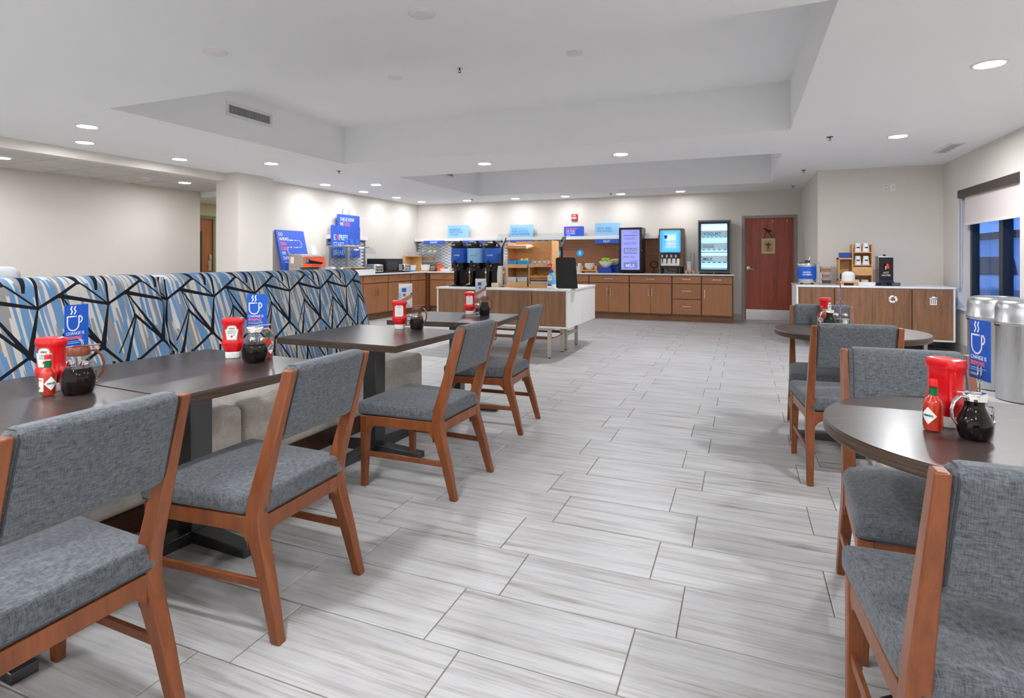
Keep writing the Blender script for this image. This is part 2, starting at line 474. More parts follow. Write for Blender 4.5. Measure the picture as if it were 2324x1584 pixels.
def tile_geo(mb, w, h, cx=0, cy=0):
    e = .0025
    a = (w / 2 - G / 2, h / 2 - G / 2)
    ring = lambda q, z: [(cx - a[0] + q, cy - a[1] + q, z), (cx + a[0] - q, cy - a[1] + q, z), (cx + a[0] - q, cy + a[1] - q, z), (cx - a[0] + q, cy + a[1] - q, z)]
    mb.loft([ring(0, -.0045), ring(0, -.0012), ring(e, 0)])
for i, (ar, x0, x1, y0, y1) in enumerate(tile_rows[:300]):
    key = (round(x1 - x0, 3), round(y1 - y0, 3))
    if key not in tm:
        mb = MB(); tile_geo(mb, *key); tm[key] = mb.mesh('floor_tile', False); tm[key].materials.append(M['tile'])
    o = bpy.data.objects.new('floor_tile', tm[key]); COL.objects.link(o); o.parent = floor
    o.location = ((x0 + x1) / 2, (y0 + y1) / 2, 0)
mb = MB()
for (ar, x0, x1, y0, y1) in tile_rows[300:]:
    tile_geo(mb, x1 - x0, y1 - y0, (x0 + x1) / 2, (y0 + y1) / 2)
o = mb.build('floor_tiles', M['tile'], floor, smooth=False); o['kind'] = 'stuff'

# --- ceiling with two raised trays
tx0, tx1 = -5.22, .456
ys = [YF - .1, 3.35, 6.555, 7.97, 10.976, YB + .1]
mb = MB()
mb.box(XL, tx0, ys[0], ys[5], CZ, 3.3); mb.box(tx1, XR + .1, ys[0], ys[5], CZ, 3.3)
for a, b_ in ((0, 1), (2, 3), (4, 5)): mb.box(tx0, tx1, ys[a], ys[b_], CZ, 3.3)
for a, b_ in ((1, 2), (3, 4)): mb.box(tx0, tx1, ys[a], ys[b_], TZ, 3.3)
struct(mb, 'ceiling', M['ceiling'], smooth=False)
# --- walls
mb = MB(); mb.box(XL - .12, .0, YB, YB + .12, 0, CZ); mb.box(.0, .96, YB, YB + .12, 2.05, CZ); mb.box(.96, JX + .1, YB, YB + .12, 0, CZ)
struct(mb, 'wall_back', M['wall'], smooth=False)
struct(MB().box(XL - .12, XL, 6.9, YB, 0, CZ), 'wall_left', M['wall'], smooth=False)
struct(MB().box(-7.69, -7.23, 6.57, 7.27, 0, CZ), 'pillar', M['wall'], smooth=False)
struct(MB().box(-7.66, XL, YF - .1, 6.57, 2.45, CZ), 'beam', M['wall'], smooth=False)
mb = MB(); mb.box(JX, JX + .1, JY + .1, YB, 0, CZ); mb.box(JX, XR, JY, JY + .1, 0, CZ)
struct(mb, 'wall_jog', M['wall'], smooth=False)
WY0, WY1, WZ0, WZ1 = 7.36, 9.17, .595, 2.13
mb = MB(); mb.box(XR, XR + .2, YF, WY0, 0, CZ); mb.box(XR, XR + .2, WY1, JY + .1, 0, CZ)
mb.box(XR, XR + .2, WY0, WY1, 0, WZ0); mb.box(XR, XR + .2, WY0, WY1, WZ1, CZ)
struct(mb, 'wall_right', M['wall'], smooth=False)
struct(MB().box(-9.7, XR + .2, YF - .12, YF, 0, CZ), 'wall_front', M['wall'], smooth=False)
# lobby beyond the beam
struct(MB().box(-9.7, -9.55, YF, 7.8, 0, 2.56), 'wall_lobby', M['wall'], smooth=False)
mb = MB(); mb.box(-10.62, -10.5, 7.6, 8.0, 0, 2.6); mb.box(-10.62, -10.5, 8.0, 8.92, 2.1, 2.6); mb.box(-10.62, -10.5, 8.92, 10.3, 0, 2.6)
mb.box(-10.5, -7.62, 10.2, 10.3, 0, 2.6); mb.box(-10.5, -9.7, 7.7, 7.8, 0, 2.6)
struct(mb, 'wall_corridor', M['wall_warm'], smooth=False)
struct(MB().box(-10.6, -7.63, 7.81, 10.3, 2.4, 2.62), 'ceiling_corridor', M['ceiling'], smooth=False)
lc = struct(MB().box(-9.72, -7.6, YF - .1, 7.81, 2.506, 2.62), 'ceiling_lobby', M['white_paint'], smooth=False)
m = M['acoustic'] = mat('acoustic_tile', (214, 210, 206), .95, spec=.1); t = NT(m)
an = t.noise(t.pos, 220, 3)
t.con(pbsdf(m).inputs['Base Color'], t.ramp(an, [(.35, lin((190, 186, 181))), (.55, lin((218, 215, 211)))]))
ap = MB(); ap.box(-.31, .31, -.31, .31, -.012, .004)
apm = None
for i in range(4):
    for k in range(-9, 6):
        xa = -8.25 - .645 * i + .645; yc = 4.51 + .645 * k
        x0, x1 = xa - .645, xa
        if x0 < -9.55: x0 = -9.55
        if x1 > -7.64: x1 = -7.64
        y0, y1 = max(yc, YF), min(yc + .645, 7.82)
        if x1 - x0 < .05 or y1 - y0 < .05: continue
        o = MB(((x0 + x1) / 2, (y0 + y1) / 2, 2.506)).box(x0 + .012, x1 - .012, y0 + .012, y1 - .012, 2.497, 2.508).build('ceiling_panel', M['acoustic'], lc, smooth=False)
        o.location = ((x0 + x1) / 2, (y0 + y1) / 2, 2.506)
# --- baseboards
mb = MB(); mb.box(-.17, -.0, YB - .014, YB, 0, .13); struct(mb, 'baseboard_back', M['base_tile'], bevel=.003)
mb = MB(); mb.box(JX - .014, JX, JY - .014, YB, 0, .13); mb.box(JX, XR, JY - .014, JY, 0, .13); struct(mb, 'baseboard_jog', M['base_tile'], bevel=.003)
struct(MB().box(XR - .014, XR, YF, JY - .014, 0, .13), 'baseboard_right', M['base_tile'], bevel=.003)
mb = MB(); mb.box(-7.23, -7.216, 6.556, 7.27, 0, .13); mb.box(-7.69, -7.23, 6.556, 6.57, 0, .13); struct(mb, 'baseboard_left', M['base_tile'], bevel=.003)

# --- door in the back wall
d1 = MB((.48, YB, 0)).box(.036, .924, YB + .035, YB + .08, .012, 2.03).build('door_1', M['red_door']); d1.location = (.48, YB, 0); d1['kind'] = 'structure'
mb = MB((.48, YB, 0)); mb.box(-.015, .036, YB - .02, YB + .1, 0, 2.085); mb.box(.924, .975, YB - .02, YB + .1, 0, 2.085); mb.box(.036, .924, YB - .02, YB + .1, 2.03, 2.085)
mb.box(.036, .05, YB + .01, YB + .035, 0, 2.03); mb.box(.91, .924, YB + .01, YB + .035, 0, 2.03)
mb.build('door_frame', M['frame_grey'], d1, bevel=.004)
MB((.48, YB, 0)).box(.036, .924, YB + .0, YB + .12, -.002, .011).build('painted_gap_light', M['white'], d1)  # pale strip added to close the gap; light under door put in its colour
MB((.48, YB, 0)).box(.06, .90, YB + .03, YB + .036, .02, .23).build('kick_plate', M['steel'], d1)
h = MB((.48, YB, 0)); h.lathe([(.04, 0), (.04, .008), (.03, .014), (.012, .016), (.012, .05)], (.098, YB + .035, 1.045), 20, 'y')
h2 = MB((.48, YB, 0)); h2.lathe([(.042, 0), (.042, -.01), (.03, -.016), (.012, -.018), (.012, -.055), (.0001, -.055)], (.098, YB + .035, 1.045), 20, 'y')
h2.tube([(.098, YB - .015, 1.045), (.13, YB - .018, 1.04), (.22, YB - .02, 1.0)], [.012, .011, .007], 10)
h2.build('lever_handle', M['nickel'], d1)
mb = MB((.48, YB, 0))
for hx in (.545, .80):
    mb.cyl((hx, YB + .034, 1.985), .009, -.003, 10, 'y'); mb.cyl((hx, YB + .034, 1.955), .009, -.003, 10, 'y')
mb.build('hook', M['nickel'], d1)
# plaque hanging on the door
pq = thing('hanging_plaque', 'small cream framed plaque with fleur-de-lis hanging on the red wooden door', 'plaque', (.462, YB + .02, 1.33))
mb = MB(pq); mb.box(.34, .585, YB + .012, YB + .03, 1.332, 1.634); mb.build('frame', mat('cream_frame', (206, 192, 150), .6), pq, bevel=.004)
mb = MB(pq); mb.box(.378, .547, YB + .008, YB + .014, 1.372, 1.594); mb.build('picture', mat('kraft_print', (196, 164, 116), .8), pq)
e = MB(pq); yy = YB + .0072
cx, cz = .462, 1.49
for pts in ([(0, .075), (.018, .03), (.010, -.02), (-.010, -.02), (-.018, .03)], [(-.03, -.018), (.03, -.018), (.03, -.028), (-.03, -.028)],
            [(.014, .0), (.03, .04), (.05, .035), (.052, .01), (.04, .0), (.04, .018), (.03, .015), (.022, -.016)],
            [(-.014, .0), (-.03, .04), (-.05, .035), (-.052, .01), (-.04, .0), (-.04, .018), (-.03, .015), (-.022, -.016)],
            [(0, -.055), (.012, -.03), (-.012, -.03)]):
    e.prism([(cx + a, cz + b_) for a, b_ in pts], 'y', yy, yy + .002)
e.build('emblem', mat('dark_brown_ink', (58, 44, 34), .8), pq)
text('DREAM', .03, M['black_text'], pq, (.425, yy, 1.415), sx=.9, bold=.0006)
text('HAPPY', .026, M['black_text'], pq, (.425, yy, 1.378), sx=1, bold=.0006)
mb = MB(pq); mb.tube([(.385, YB + .018, 1.632), (.44, YB + .018, 1.79)], .006, 6); mb.tube([(.54, YB + .018, 1.632), (.455, YB + .018, 1.79)], .006, 6)
mb.build('ribbon', M['black_matte'], pq)
mb = MB(pq)
for a, l in ((150, .075), (-25, .075), (-60, .06), (200, .03)):
    ex, ez = math.cos(R(a)) * l, math.sin(R(a)) * l
    mb.loft([[(.448 + ex * f - ez * wd / l, YB + yv, 1.80 + ez * f + ex * wd / l) for yv, wd in ((.004, -w_), (.02, -w_), (.02, w_), (.004, w_))] for f, w_ in ((0, .006), (.6, .016), (1, .012))])
mb.build('bow', M['black_matte'], pq)

# --- corridor door
d2 = MB((-10.5, 8.46, 0)).box(-10.56, -10.52, 8.04, 8.88, .01, 2.07).build('door_2', M['oak_door']); d2.location = (-10.5, 8.46, 0); d2['kind'] = 'structure'
mb = MB((-10.5, 8.46, 0)); mb.box(-10.6, -10.48, 7.985, 8.04, 0, 2.14); mb.box(-10.6, -10.48, 8.88, 8.94, 0, 2.14); mb.box(-10.6, -10.48, 8.04, 8.88, 2.07, 2.14)
mb.build('door_frame', mat('olive_door_frame', (126, 122, 98), .5), d2, bevel=.004)
MB((-10.5, 8.46, 0)).box(-10.522, -10.512, 8.46, 8.64, .95, 1.82).build('vision_frame', mat('bronze_frame', (70, 60, 48), .5), d2)
MB((-10.5, 8.46, 0)).box(-10.513, -10.51, 8.49, 8.61, .98, 1.79).build('vision_pane', mat('dark_pane', (52, 48, 42), .1), d2)
mb = MB((-10.5, 8.46, 0)); mb.rbox(-10.52, -10.48, 8.79, 8.855, 1.2, 1.32, .012); mb.box(-10.52, -10.505, 8.785, 8.86, .98, 1.2)
mb.tube([(-10.505, 8.82, 1.13), (-10.455, 8.82, 1.13), (-10.452, 8.71, 1.12)], .011, 8); mb.build('key_card_lock', M['nickel'], d2)

# --- window in the right wall
wn = MB((2.76, 8.26, WZ0)); 
fx0, fx1 = 2.76, 2.84
wn.box(fx0, fx1, WY0, WY0 + .06, WZ0, WZ1); wn.box(fx0, fx1, WY1 - .07, WY1, WZ0, WZ1); wn.box(fx0, fx1, WY0, WY1, WZ0, WZ0 + .06); wn.box(fx0, fx1, WY0, WY1, WZ1 - .06, WZ1)
w1 = wn.build('window_1', M['win_frame'], bevel=.003); w1.location = (2.76, 8.26, WZ0); w1['kind'] = 'structure'
MB(w1).box(fx0 - .02, fx1, 8.10, 8.21, WZ0, WZ1).build('mullion', M['win_frame'], w1, bevel=.003)
MB(w1).box(2.80, 2.806, WY0 + .06, 8.10, WZ0 + .06, WZ1 - .06).build('pane', M['pane'], w1)
MB(w1).box(2.80, 2.806, 8.21, WY1 - .07, WZ0 + .06, WZ1 - .06).build('pane', M['pane'], w1)
MB(w1).box(2.60, 2.76, WY0 - .03, WY1 + .03, WZ0 - .025, WZ0 + .002).build('window_sill', M['white'], w1, bevel=.003)
rs = thing('roller_shade', 'white roller shade half lowered under a dark valance at the window', 'shade', (2.62, 8.28, 2.03))
MB(rs).box(2.622, 2.668, 7.362, 9.168, 2.03, 2.128).build('valance', M['valance'], rs, bevel=.003)
MB(rs).box(2.672, 2.676, 7.40, 9.06, 1.70, 2.05).build('shade_cloth', M['shade'], rs)
MB(rs).box(2.665, 2.683, 7.40, 9.06, 1.665, 1.70).build('hem_bar', M['white_plastic'], rs, bevel=.003)
mb = MB(rs); mb.tube([(2.64, 9.15, 2.04), (2.64, 9.15, .86)], .0035, 6); mb.tube([(2.645, 9.11, 2.04), (2.645, 9.115, .9), (2.64, 9.15, .84)], .0035, 6)
mb.build('pull_chain', M['grey_plastic'], rs)
MB(rs).box(2.635, 2.66, 9.135, 9.165, .8, .86).build('chain_anchor', M['acrylic'], rs)
# outdoors behind the window
mo = mat('asphalt', (70, 74, 80), .9)
struct(MB().box(2.9, 30, -6, 30, -.25, -.15), 'ground', mo)
hd = MB((11.5, 17, -.15)); 
for i in range(40):
    hd.ball((11.0 + random.random() * 1.2, 13 + i * .35, .2 + random.random() * .75), .35 + random.random() * .2, 8, 5)
o = hd.build('hedge', mat('dusk_hedge', (40, 58, 46), .95)); o.location = (11.5, 17, -.15); tag(o, 'dark green clipped hedge outside the window behind the cars', 'hedge')
bd = thing('far_building', 'long low building with a dark fascia outside beyond the hedge', 'building', (16, 30, -.15))
MB(bd).box(14, 30, 8, 60, -.15, 2.4).build('wall', mat('far_wall', (190, 200, 214), .9), bd)
MB(bd).box(13.7, 30.2, 7.8, 60, 2.4, 2.8).build('fascia', mat('far_fascia', (44, 40, 48), .9), bd)
def car(name, label, loc, rz, paint, plate=None):
    c = thing(name, label, 'car', loc, rz, None)
    # local: x along the length, side profile
    side = [(-2.2, .35), (-2.25, .75), (-2.0, .95), (-1.3, 1.02), (-.7, 1.42), (.5, 1.45), (1.15, 1.02), (2.0, .9), (2.25, .7), (2.22, .35)]
    rings = []
    for yv, sc, dz in ((-.9, .97, -.02), (-.84, 1, 0), (.84, 1, 0), (.9, .97, -.02)):
        rings.append([(x * sc, yv * (0.82 if z > 1.1 else 1), z + dz) for x, z in side])
    MB().loft(rings).build('body', paint, c, bevel=.03)
    gl = mat('car_glass', (26, 34, 46), .08)
    for s in (-1, 1):
        MB().prism([(-1.1, 1.04), (-.62, 1.36), (.42, 1.38), (.95, 1.04)], 'y', s * .80, s * .905 * .86).build('side_window', gl, c)
    MB().hexa([(1.2, -.68, 1.03), (1.2, .68, 1.03), (.62, .62, 1.40), (.62, -.62, 1.40), (1.22, -.68, 1.05), (1.22, .68, 1.05), (.64, .62, 1.42), (.64, -.62, 1.42)]).build('windscreen', gl, c)
    MB().hexa([(-1.36, -.68, 1.03), (-1.36, .68, 1.03), (-.80, .62, 1.40), (-.80, -.62, 1.40), (-1.39, -.68, 1.05), (-1.39, .68, 1.05), (-.83, .62, 1.43), (-.83, -.62, 1.43)]).build('rear_window', gl, c)
    for x in (-1.4, 1.4):
        for s in (-1, 1):
            MB().lathe([(.02, 0), (.2, .0), (.32, .02), (.33, .1), (.32, .18), (.02, .19)], (x, s * .82 - .09, .33), 20, 'y').build('wheel', M['black_matte'], c)
    if plate:
        text(plate, .16, M['black_text'], c, (-2.285, .62, .85), rot=(R(90), 0, R(-90)), sx=1.1)
    return c
car('parked_car', 'white parked car with a readable number on its tail outside the window', (5.35, 17.2, -.15), 72, mat('white_car_paint', (205, 208, 216), .25, coat=.5), 'LM245')
car('parked_car', 'blue-grey parked car outside the window, next to the white one', (8.6, 17.6, -.15), 80, mat('blue_car_paint', (150, 172, 208), .25, coat=.5))

# ================================================================== ceiling fixtures
def make_downlight(x, y, z, label, group, watts):
    d = thing('recessed_downlight', label, 'light', (x, y, z), 0, group)
    MB().ring([(.085, -.0005), (.105, -.0005), (.107, -.004), (.1, -.008), (.085, -.006)], (0, 0, 0), 28).build('trim_ring', M['white_plastic'], d)
    key = 'lamp_lens_%d' % round(watts)
    lm = bpy.data.materials.get(key) or mat(key, (255, 255, 255), .5, emit=(251, 252, 255), es=watts / (math.pi ** 2 * .086 ** 2))
    MB().prism([(.086 * math.cos(R(a)), .086 * math.sin(R(a))) for a in range(0, 360, 15)], 'z', -.0045, -.001).build('lens', lm, d, smooth=False)
    return d
rows = [
 ('round recessed downlight in the row washing the back wall', 'downlights along the back wall', CZ, [(-5.86, 11.72), (-4.67, 11.72), (-3.52, 11.72), (-2.33, 11.72), (-1.147, 11.72), (-6.99, 11.6)]),
 ('round recessed downlight in the row close to the left wall and beam', 'downlights along the left wall', CZ, [(-7.0, 4.22), (-7.0, 5.41), (-6.98, 8.26), (-7.0, 9.41), (-7.0, 10.56)]),
 ('round recessed downlight in the row between the left wall and the ceiling trays', 'downlights left of the trays', CZ, [(-6.13, 3.72), (-6.13, 6.14), (-6.13, 8.6), (-6.13, 1.3), (-6.13, 11.0)][:4]),
 ('round recessed downlight in the strip between the two ceiling trays', 'downlights between the trays', CZ, [(-3.36, 7.265), (-1.445, 7.265)]),
 ('round recessed downlight in the row between the trays and the window wall', 'downlights by the window wall', CZ, [(1.567, 7.333), (1.567, 4.85), (1.567, 2.4), (1.567, -.1)]),
 ('added unseen recessed downlight in the ceiling in front of the trays', 'added downlights in front of the trays', CZ, [(-3.36, .9), (-1.445, .9), (-4.9, .9), (-3.36, -1.2), (-1.445, -1.2), (.3, -1.2), (-4.9, -1.2)]),  # out-of-view downlights, added so that bounced light brightens floor and ceiling
 ('round downlight set in the tiled ceiling of the lobby', 'lobby downlights', 2.496, [(-8.58, 6.72), (-8.58, 4.2), (-8.58, 1.6)]),
]
for lab, grp, z, pts in rows:
    for x, y in pts:
        make_downlight(x, y, z, lab, grp, LAMP_W * (.23 if ('wall' in grp and 'window' not in grp) else .42 if 'lobby' in grp else .62 if 'left of' in grp else .85 if 'front of' in grp else 1.0))
make_downlight(-9.1, 9.1, 2.398, 'round downlight in the corridor ceiling by the oak door', None, LAMP_W * .6)
# plain discs
disc0 = None
for x, y, z, lab in ((-1.62, 2.69, CZ, 'white round unlit disc on the lower ceiling in front of the tray'), (-3.16, 2.69, CZ, 'white round unlit disc on the lower ceiling in front of the tray'),
                     (-1.4, 4.94, TZ, 'white round unlit disc inside the ceiling tray'), (-3.28, 4.93, TZ, 'white round unlit disc inside the ceiling tray')):
    d = thing('ceiling_disc', lab, 'ceiling speaker', (x, y, z), 0, lab.split(' unlit ')[1] + 's')
    if disc0 is None:
        disc0 = MB().lathe([(.0001, -.012), (.05, -.011), (.064, -.008), (.072, 0)], (0, 0, 0), 28).build('cover', M['white_plastic'], d).data
        rim0 = MB().ring([(.068, -.004), (.075, -.004), (.076, 0)], (0, 0, 0), 28).build('rim', M['white_plastic'], d).data
    else:
        for nm, me in (('cover', disc0), ('rim', rim0)):
            o = bpy.data.objects.new(nm, me); COL.objects.link(o); o.parent = d
# sprinklers
def sprinkler(x, y, z, lab, grp):
    d = thing('fire_sprinkler', lab, 'sprinkler', (x, y, z), 0, grp)
    MB().lathe([(.042, -.001), (.04, -.006), (.018, -.012), (.0001, -.012)], (0, 0, 0), 20).build('escutcheon', M['black'] if z < 3 else M['chrome'], d)
    mb = MB(); mb.cyl((0, 0, -.03), .011, .02, 10)
    for s in (-1, 1): mb.tube([(s * .008, 0, -.028), (s * .016, 0, -.045), (0, 0, -.062)], .003, 6)
    mb.build('frame', M['pedestal'], d)
    MB().cyl((0, 0, -.066), .018, .003, 14).build('deflector', M['pedestal'], d)
    for ch_ in d.children: ch_.scale = (.85, .85, .6)
for x, y in ((-5.7, 7.05), (-5.63, 11.5), (-2.5, 11.56)): sprinkler(x, y, CZ, 'small dark pendent sprinkler left of or behind the ceiling trays', 'sprinklers on the left and back ceiling')
for x, y in ((.884, 7.1), (.85, 9.6), (.856, 11.63)): sprinkler(x, y, CZ, 'small dark pendent sprinkler in the ceiling line leading to the red door', 'sprinklers towards the red door')
sprinkler(-2.54, 4.92, TZ, 'small chrome pendent sprinkler inside the large ceiling tray', None)
sprinkler(-6.35, 3.9, CZ, 'x', None) if False else None
# grilles
def grille(name, label, x, y0, y1, z0, z1, n):
    g = thing(name, label, 'vent', (x, (y0 + y1) / 2, z0))
    mb = MB(g); b_ = .035
    mb.box(x, x + .008, y0, y1, z0, z0 + b_); mb.box(x, x + .008, y0, y1, z1 - b_, z1); mb.box(x, x + .008, y0, y0 + b_, z0 + b_, z1 - b_); mb.box(x, x + .008, y1 - b_, y1, z0 + b_, z1 - b_)
    mb.build('frame', M['white_plastic'], g, bevel=.002)
    MB(g).box(x - .0, x + .001, y0 + b_, y1 - b_, z0 + b_, z1 - b_).build('backing', mat('vent_dark', (48, 42, 40), .9), g)
    w_ = (y1 - y0 - 2 * b_) / n; me = None
    for i in range(n):
        yc = y0 + b_ + (i + .5) * w_
        o = bpy.data.objects.new('fin', me) if me else None
        if o is None:
            o = MB().box(.001, .009, -.003, .003, z0 + b_ - g.location.z, z1 - b_ - g.location.z).build('fin', M['grey_plastic'], g); me = o.data
        else: COL.objects.link(o); o.parent = g
        o.location = (0, yc - g.location.y, 0)
grille('air_grille', 'white framed air grille on the side of the large front ceiling tray', tx0, 4.58, 5.24, 2.80, 2.96, 30)
grille('air_grille', 'white framed air grille half hidden inside the rear ceiling tray', tx0, 9.2, 9.86, 2.79, 2.95, 24)
g = thing('ceiling_register', 'white slotted register in the ceiling near the window wall', 'vent', (2.3, 8.36, CZ))
mb = MB(g); mb.box(2.22, 2.385, 8.02, 8.06, CZ - .008, CZ); mb.box(2.22, 2.385, 8.66, 8.70, CZ - .008, CZ); mb.box(2.22, 2.25, 8.06, 8.66, CZ - .008, CZ); mb.box(2.355, 2.385, 8.06, 8.66, CZ - .008, CZ)
mb.build('frame', M['white_plastic'], g)
for i in range(6):
    MB(g).box(2.253 + i * .017, 2.266 + i * .017, 8.06, 8.66, CZ - .006, CZ - .003).build('slat', M['grey_plastic'], g)
MB(g).box(2.25, 2.355, 8.06, 8.66, CZ - .0015, CZ).build('backing', mat('register_dark', (90, 86, 82), .9), g)
sd = thing('smoke_detector', 'small white smoke detector on the tiled lobby ceiling', 'detector', (-8.63, 6.1, 2.496))
MB().lathe([(.07, 0), (.07, -.02), (.05, -.035), (.0001, -.035)], (0, 0, 0), 24).build('housing', M['white_plastic'], sd)
MB().ring([(.055, -.022), (.062, -.028), (.05, -.034)], (0, 0, 0), 24).build('sensor_ring', M['grey_plastic'], sd)
# wall devices
def plate(name, label, cat, x0, x1, y, z0, z1, grp=None):
    p = thing(name, label, cat, ((x0 + x1) / 2, y, z0), 0, grp)
    MB(p).rbox(x0, x1, y - .008, y + .001, z0, z1, .003).build('cover_plate', M['white_plastic'], p)
    return p
p = plate('wall_socket', 'white double socket high on the wall above the console, next to another plate', 'socket', 1.895, 1.965, JY, 2.215, 2.33)
mb = MB(p)
for zc in (2.245, 2.30): mb.prism(rrect(1.908, 1.952, zc - .017, zc + .017, .012), 'y', JY - .011, JY - .007)
mb.build('receptacle', mat('socket_face', (205, 200, 190), .5), p)
p = plate('wall_data_plate', 'white cable plate high on the wall above the console, right of the socket', 'wall plate', 1.988, 2.06, JY, 2.215, 2.33)
mb = MB(p); mb.cyl((2.024, JY - .007, 2.272), .012, -.008, 12, 'y'); mb.build('jack', M['nickel'], p)
al = thing('fire_alarm_pull', 'red fire alarm pull station on the back wall', 'fire alarm', (-3.46, YB, 2.08))
MB(al).rbox(-3.523, -3.393, YB - .045, YB, 2.078, 2.223, .01).build('housing', M['alarm_red'], al)
MB(al).rbox(-3.508, -3.408, YB - .058, YB - .04, 2.118, 2.15, .005).build('handle', M['white_plastic'], al)
text('FIRE', .034, M['white_text'], al, (-3.458, YB - .0455, 2.175), sx=.9, bold=.001, align='CENTER'); text('PULL', .022, M['white_text'], al, (-3.458, YB - .0455, 2.09), align='CENTER', bold=.0006)
td = thing('wall_thermostat', 'white thermostat with a lock box on the left wall above the blue signs', 'thermostat', (XL, 9.53, 2.1))
MB(td).rbox(XL, XL + .045, 9.37, 9.52, 2.1, 2.24, .008).build('thermostat', M['white_plastic'], td)
MB(td).rbox(XL, XL + .05, 9.55, 9.70, 2.1, 2.24, .008).build('lock_box', mat('grey_white_plastic', (205, 205, 205), .4), td)
MB(td).box(XL + .045, XL + .047, 9.40, 9.49, 2.11, 2.15).build('vent_slots', M['grey_plastic'], td)

# ================================================================== chairs
def make_chair():
    c = thing('dining_chair', 'x', 'chair')
    W_, F_ = M['chair_wood'], M['chair_fabric']
    st = [(0, -.276, -.24, .232, .033), (.18, -.233, -.186, .229, .04), (.335, -.19, -.13, .226, .046), (.385, -.184, -.126, .225, .046), (.45, -.192, -.137, .224, .043), (.877, -.312, -.272, .212, .026)]
    for s in (-1, 1):
        rings = [[(s * (xo - th), yb, z), (s * xo, yb, z), (s * xo, yf, z), (s * (xo - th), yf, z)] for z, yb, yf, xo, th in st]
        MB().loft(rings).build('back_post', W_, c, bevel=.005)
        fr = [[(s * (.25 - th), y0, z), (s * .25, y0, z), (s * .25, y1, z), (s * (.25 - th), y1, z)] for z, y0, y1, th in ((0, .272, .302, .03), (.2, .266, .304, .038), (.386, .258, .306, .046))]
        MB().loft(fr).build('leg', W_, c, bevel=.004)
        # side stretcher
        MB().hexa([(s * .212, -.215, .165), (s * .227, -.215, .165), (s * .243, .28, .165), (s * .228, .28, .165), (s * .212, -.215, .192), (s * .227, -.215, .192), (s * .243, .28, .192), (s * .228, .28, .192)]).build('stretcher', W_, c, bevel=.003)
    mb = MB()
    for s in (-1, 1):
        mb.hexa([(s * .19, -.13, .335), (s * .222, -.13, .335), (s * .246, .26, .335), (s * .215, .26, .335), (s * .19, -.13, .386), (s * .222, -.13, .386), (s * .246, .26, .386), (s * .215, .26, .386)])
        # curved brackets into the legs
        def arc(y0, sy, x0, x1):
            pts = [(y0, .337)] + [(y0 + sy * .045 * (1 - math.sin(R(a))), .337 - .045 * (1 - math.cos(R(a)))) for a in (0, 22, 45, 67, 90)][::-1]
            return pts
        pa = [(-.135, .338), (-.075, .338)] + [(-.075 - .06 * math.sin(R(a)), .338 - .06 * (1 - math.cos(R(a)))) for a in (22, 45, 68, 90)]
        mb.prism(pa, 'x', s * .19, s * .222)
        pb = [(.26, .338), (.20, .338)] + [(.20 + .06 * math.sin(R(a)), .338 - .06 * (1 - math.cos(R(a)))) for a in (22, 45, 68, 90)]
        mb.prism(pb, 'x', s * .214, s * .244)
        pc = [(s * .185, .338), (s * .125, .338)] + [(s * (.125 + .06 * math.sin(R(a))), .338 - .06 * (1 - math.cos(R(a)))) for a in (22, 45, 68, 90)]
        mb.prism(pc, 'y', -.184, -.152)
    mb.box(-.19, .19, -.184, -.152, .335, .386); mb.box(-.21, .21, .268, .298, .335, .386)
    mb.build('seat_frame', W_, c, bevel=.003)
    def seatf(p):
        k = .865 + .135 * (p.y + .18) / .5
        cz = p.z
        if p.z > .42: cz = p.z + .022 * max(0, 1 - (p.x / .24) ** 2) * max(0, 1 - ((p.y - .06) / .27) ** 2)
        x = p.x * k
        if p.y < -.12: x = max(-.2, min(.2, x))
        return (x, p.y, cz)
    bm = MB()
    # subdivided cushion so that the crown shows
    n = 10; rr = .022
    bm.rbox(-.258, .258, -.188, .325, .388, .46, rr, 4, None)
    o = bm.build('seat', F_, c)
    b2 = bmesh.new(); b2.from_mesh(o.data)
    big = [e for e in b2.edges if e.calc_length() > .2]
    bmesh.ops.subdivide_edges(b2, edges=big, cuts=7, use_grid_fill=True)
    for q in b2.verts: q.co = Vector(seatf(q.co))
    b2.to_mesh(o.data); b2.free(); o.data.shade_smooth()
    k0, k1 = .865, .865 + .135
    lo = [(-.19, -.183, .397), (.19, -.183, .397), (.2, -.13, .397), (.217, -.12, .397), (.246, .25, .397), (.252, .306, .397), (.236, .321, .397), (-.236, .321, .397), (-.252, .306, .397), (-.246, .25, .397), (-.217, -.12, .397), (-.2, -.13, .397)]
    MB().tube(lo, .004, 6, True).build('piping', M['piping'], o)
    # backrest: slanted cushion between the posts
    sl = (-.312 + .192) / (.885 - .45)
    def backf(p): return (p.x * (1 - .03 * (p.z - .64) / .25), p.y + sl * (p.z - .45) - .166 + .008, p.z)
    bm = MB(); bm.rbox(-.192, .192, -.036, .034, .632, .889, .024, 4)
    o = bm.build('backrest', F_, c)
    b2 = bmesh.new(); b2.from_mesh(o.data)
    bmesh.ops.subdivide_edges(b2, edges=[e for e in b2.edges if e.calc_length() > .15], cuts=5, use_grid_fill=True)
    for q in b2.verts:
        p = q.co.copy()
        if p.y < -.03: p.y -= .004 * max(0, 1 - (p.x / .19) ** 2)
        q.co = Vector(backf(p))
    b2.to_mesh(o.data); b2.free(); o.data.shade_smooth()
    for s in (-1, 1):
        lp = [Vector(backf(Vector((s * .181, y, z)))) for y, z in ((-.033, .66), (-.033, .861), (-.027, .876), (-.012, .8845), (.012, .8845), (.025, .876), (.031, .861), (.031, .66), (.012, .638), (-.012, .638))]
        MB().tube(lp, .0022, 6, True).build('piping', M['piping'], o)
    return c
ch = make_chair()
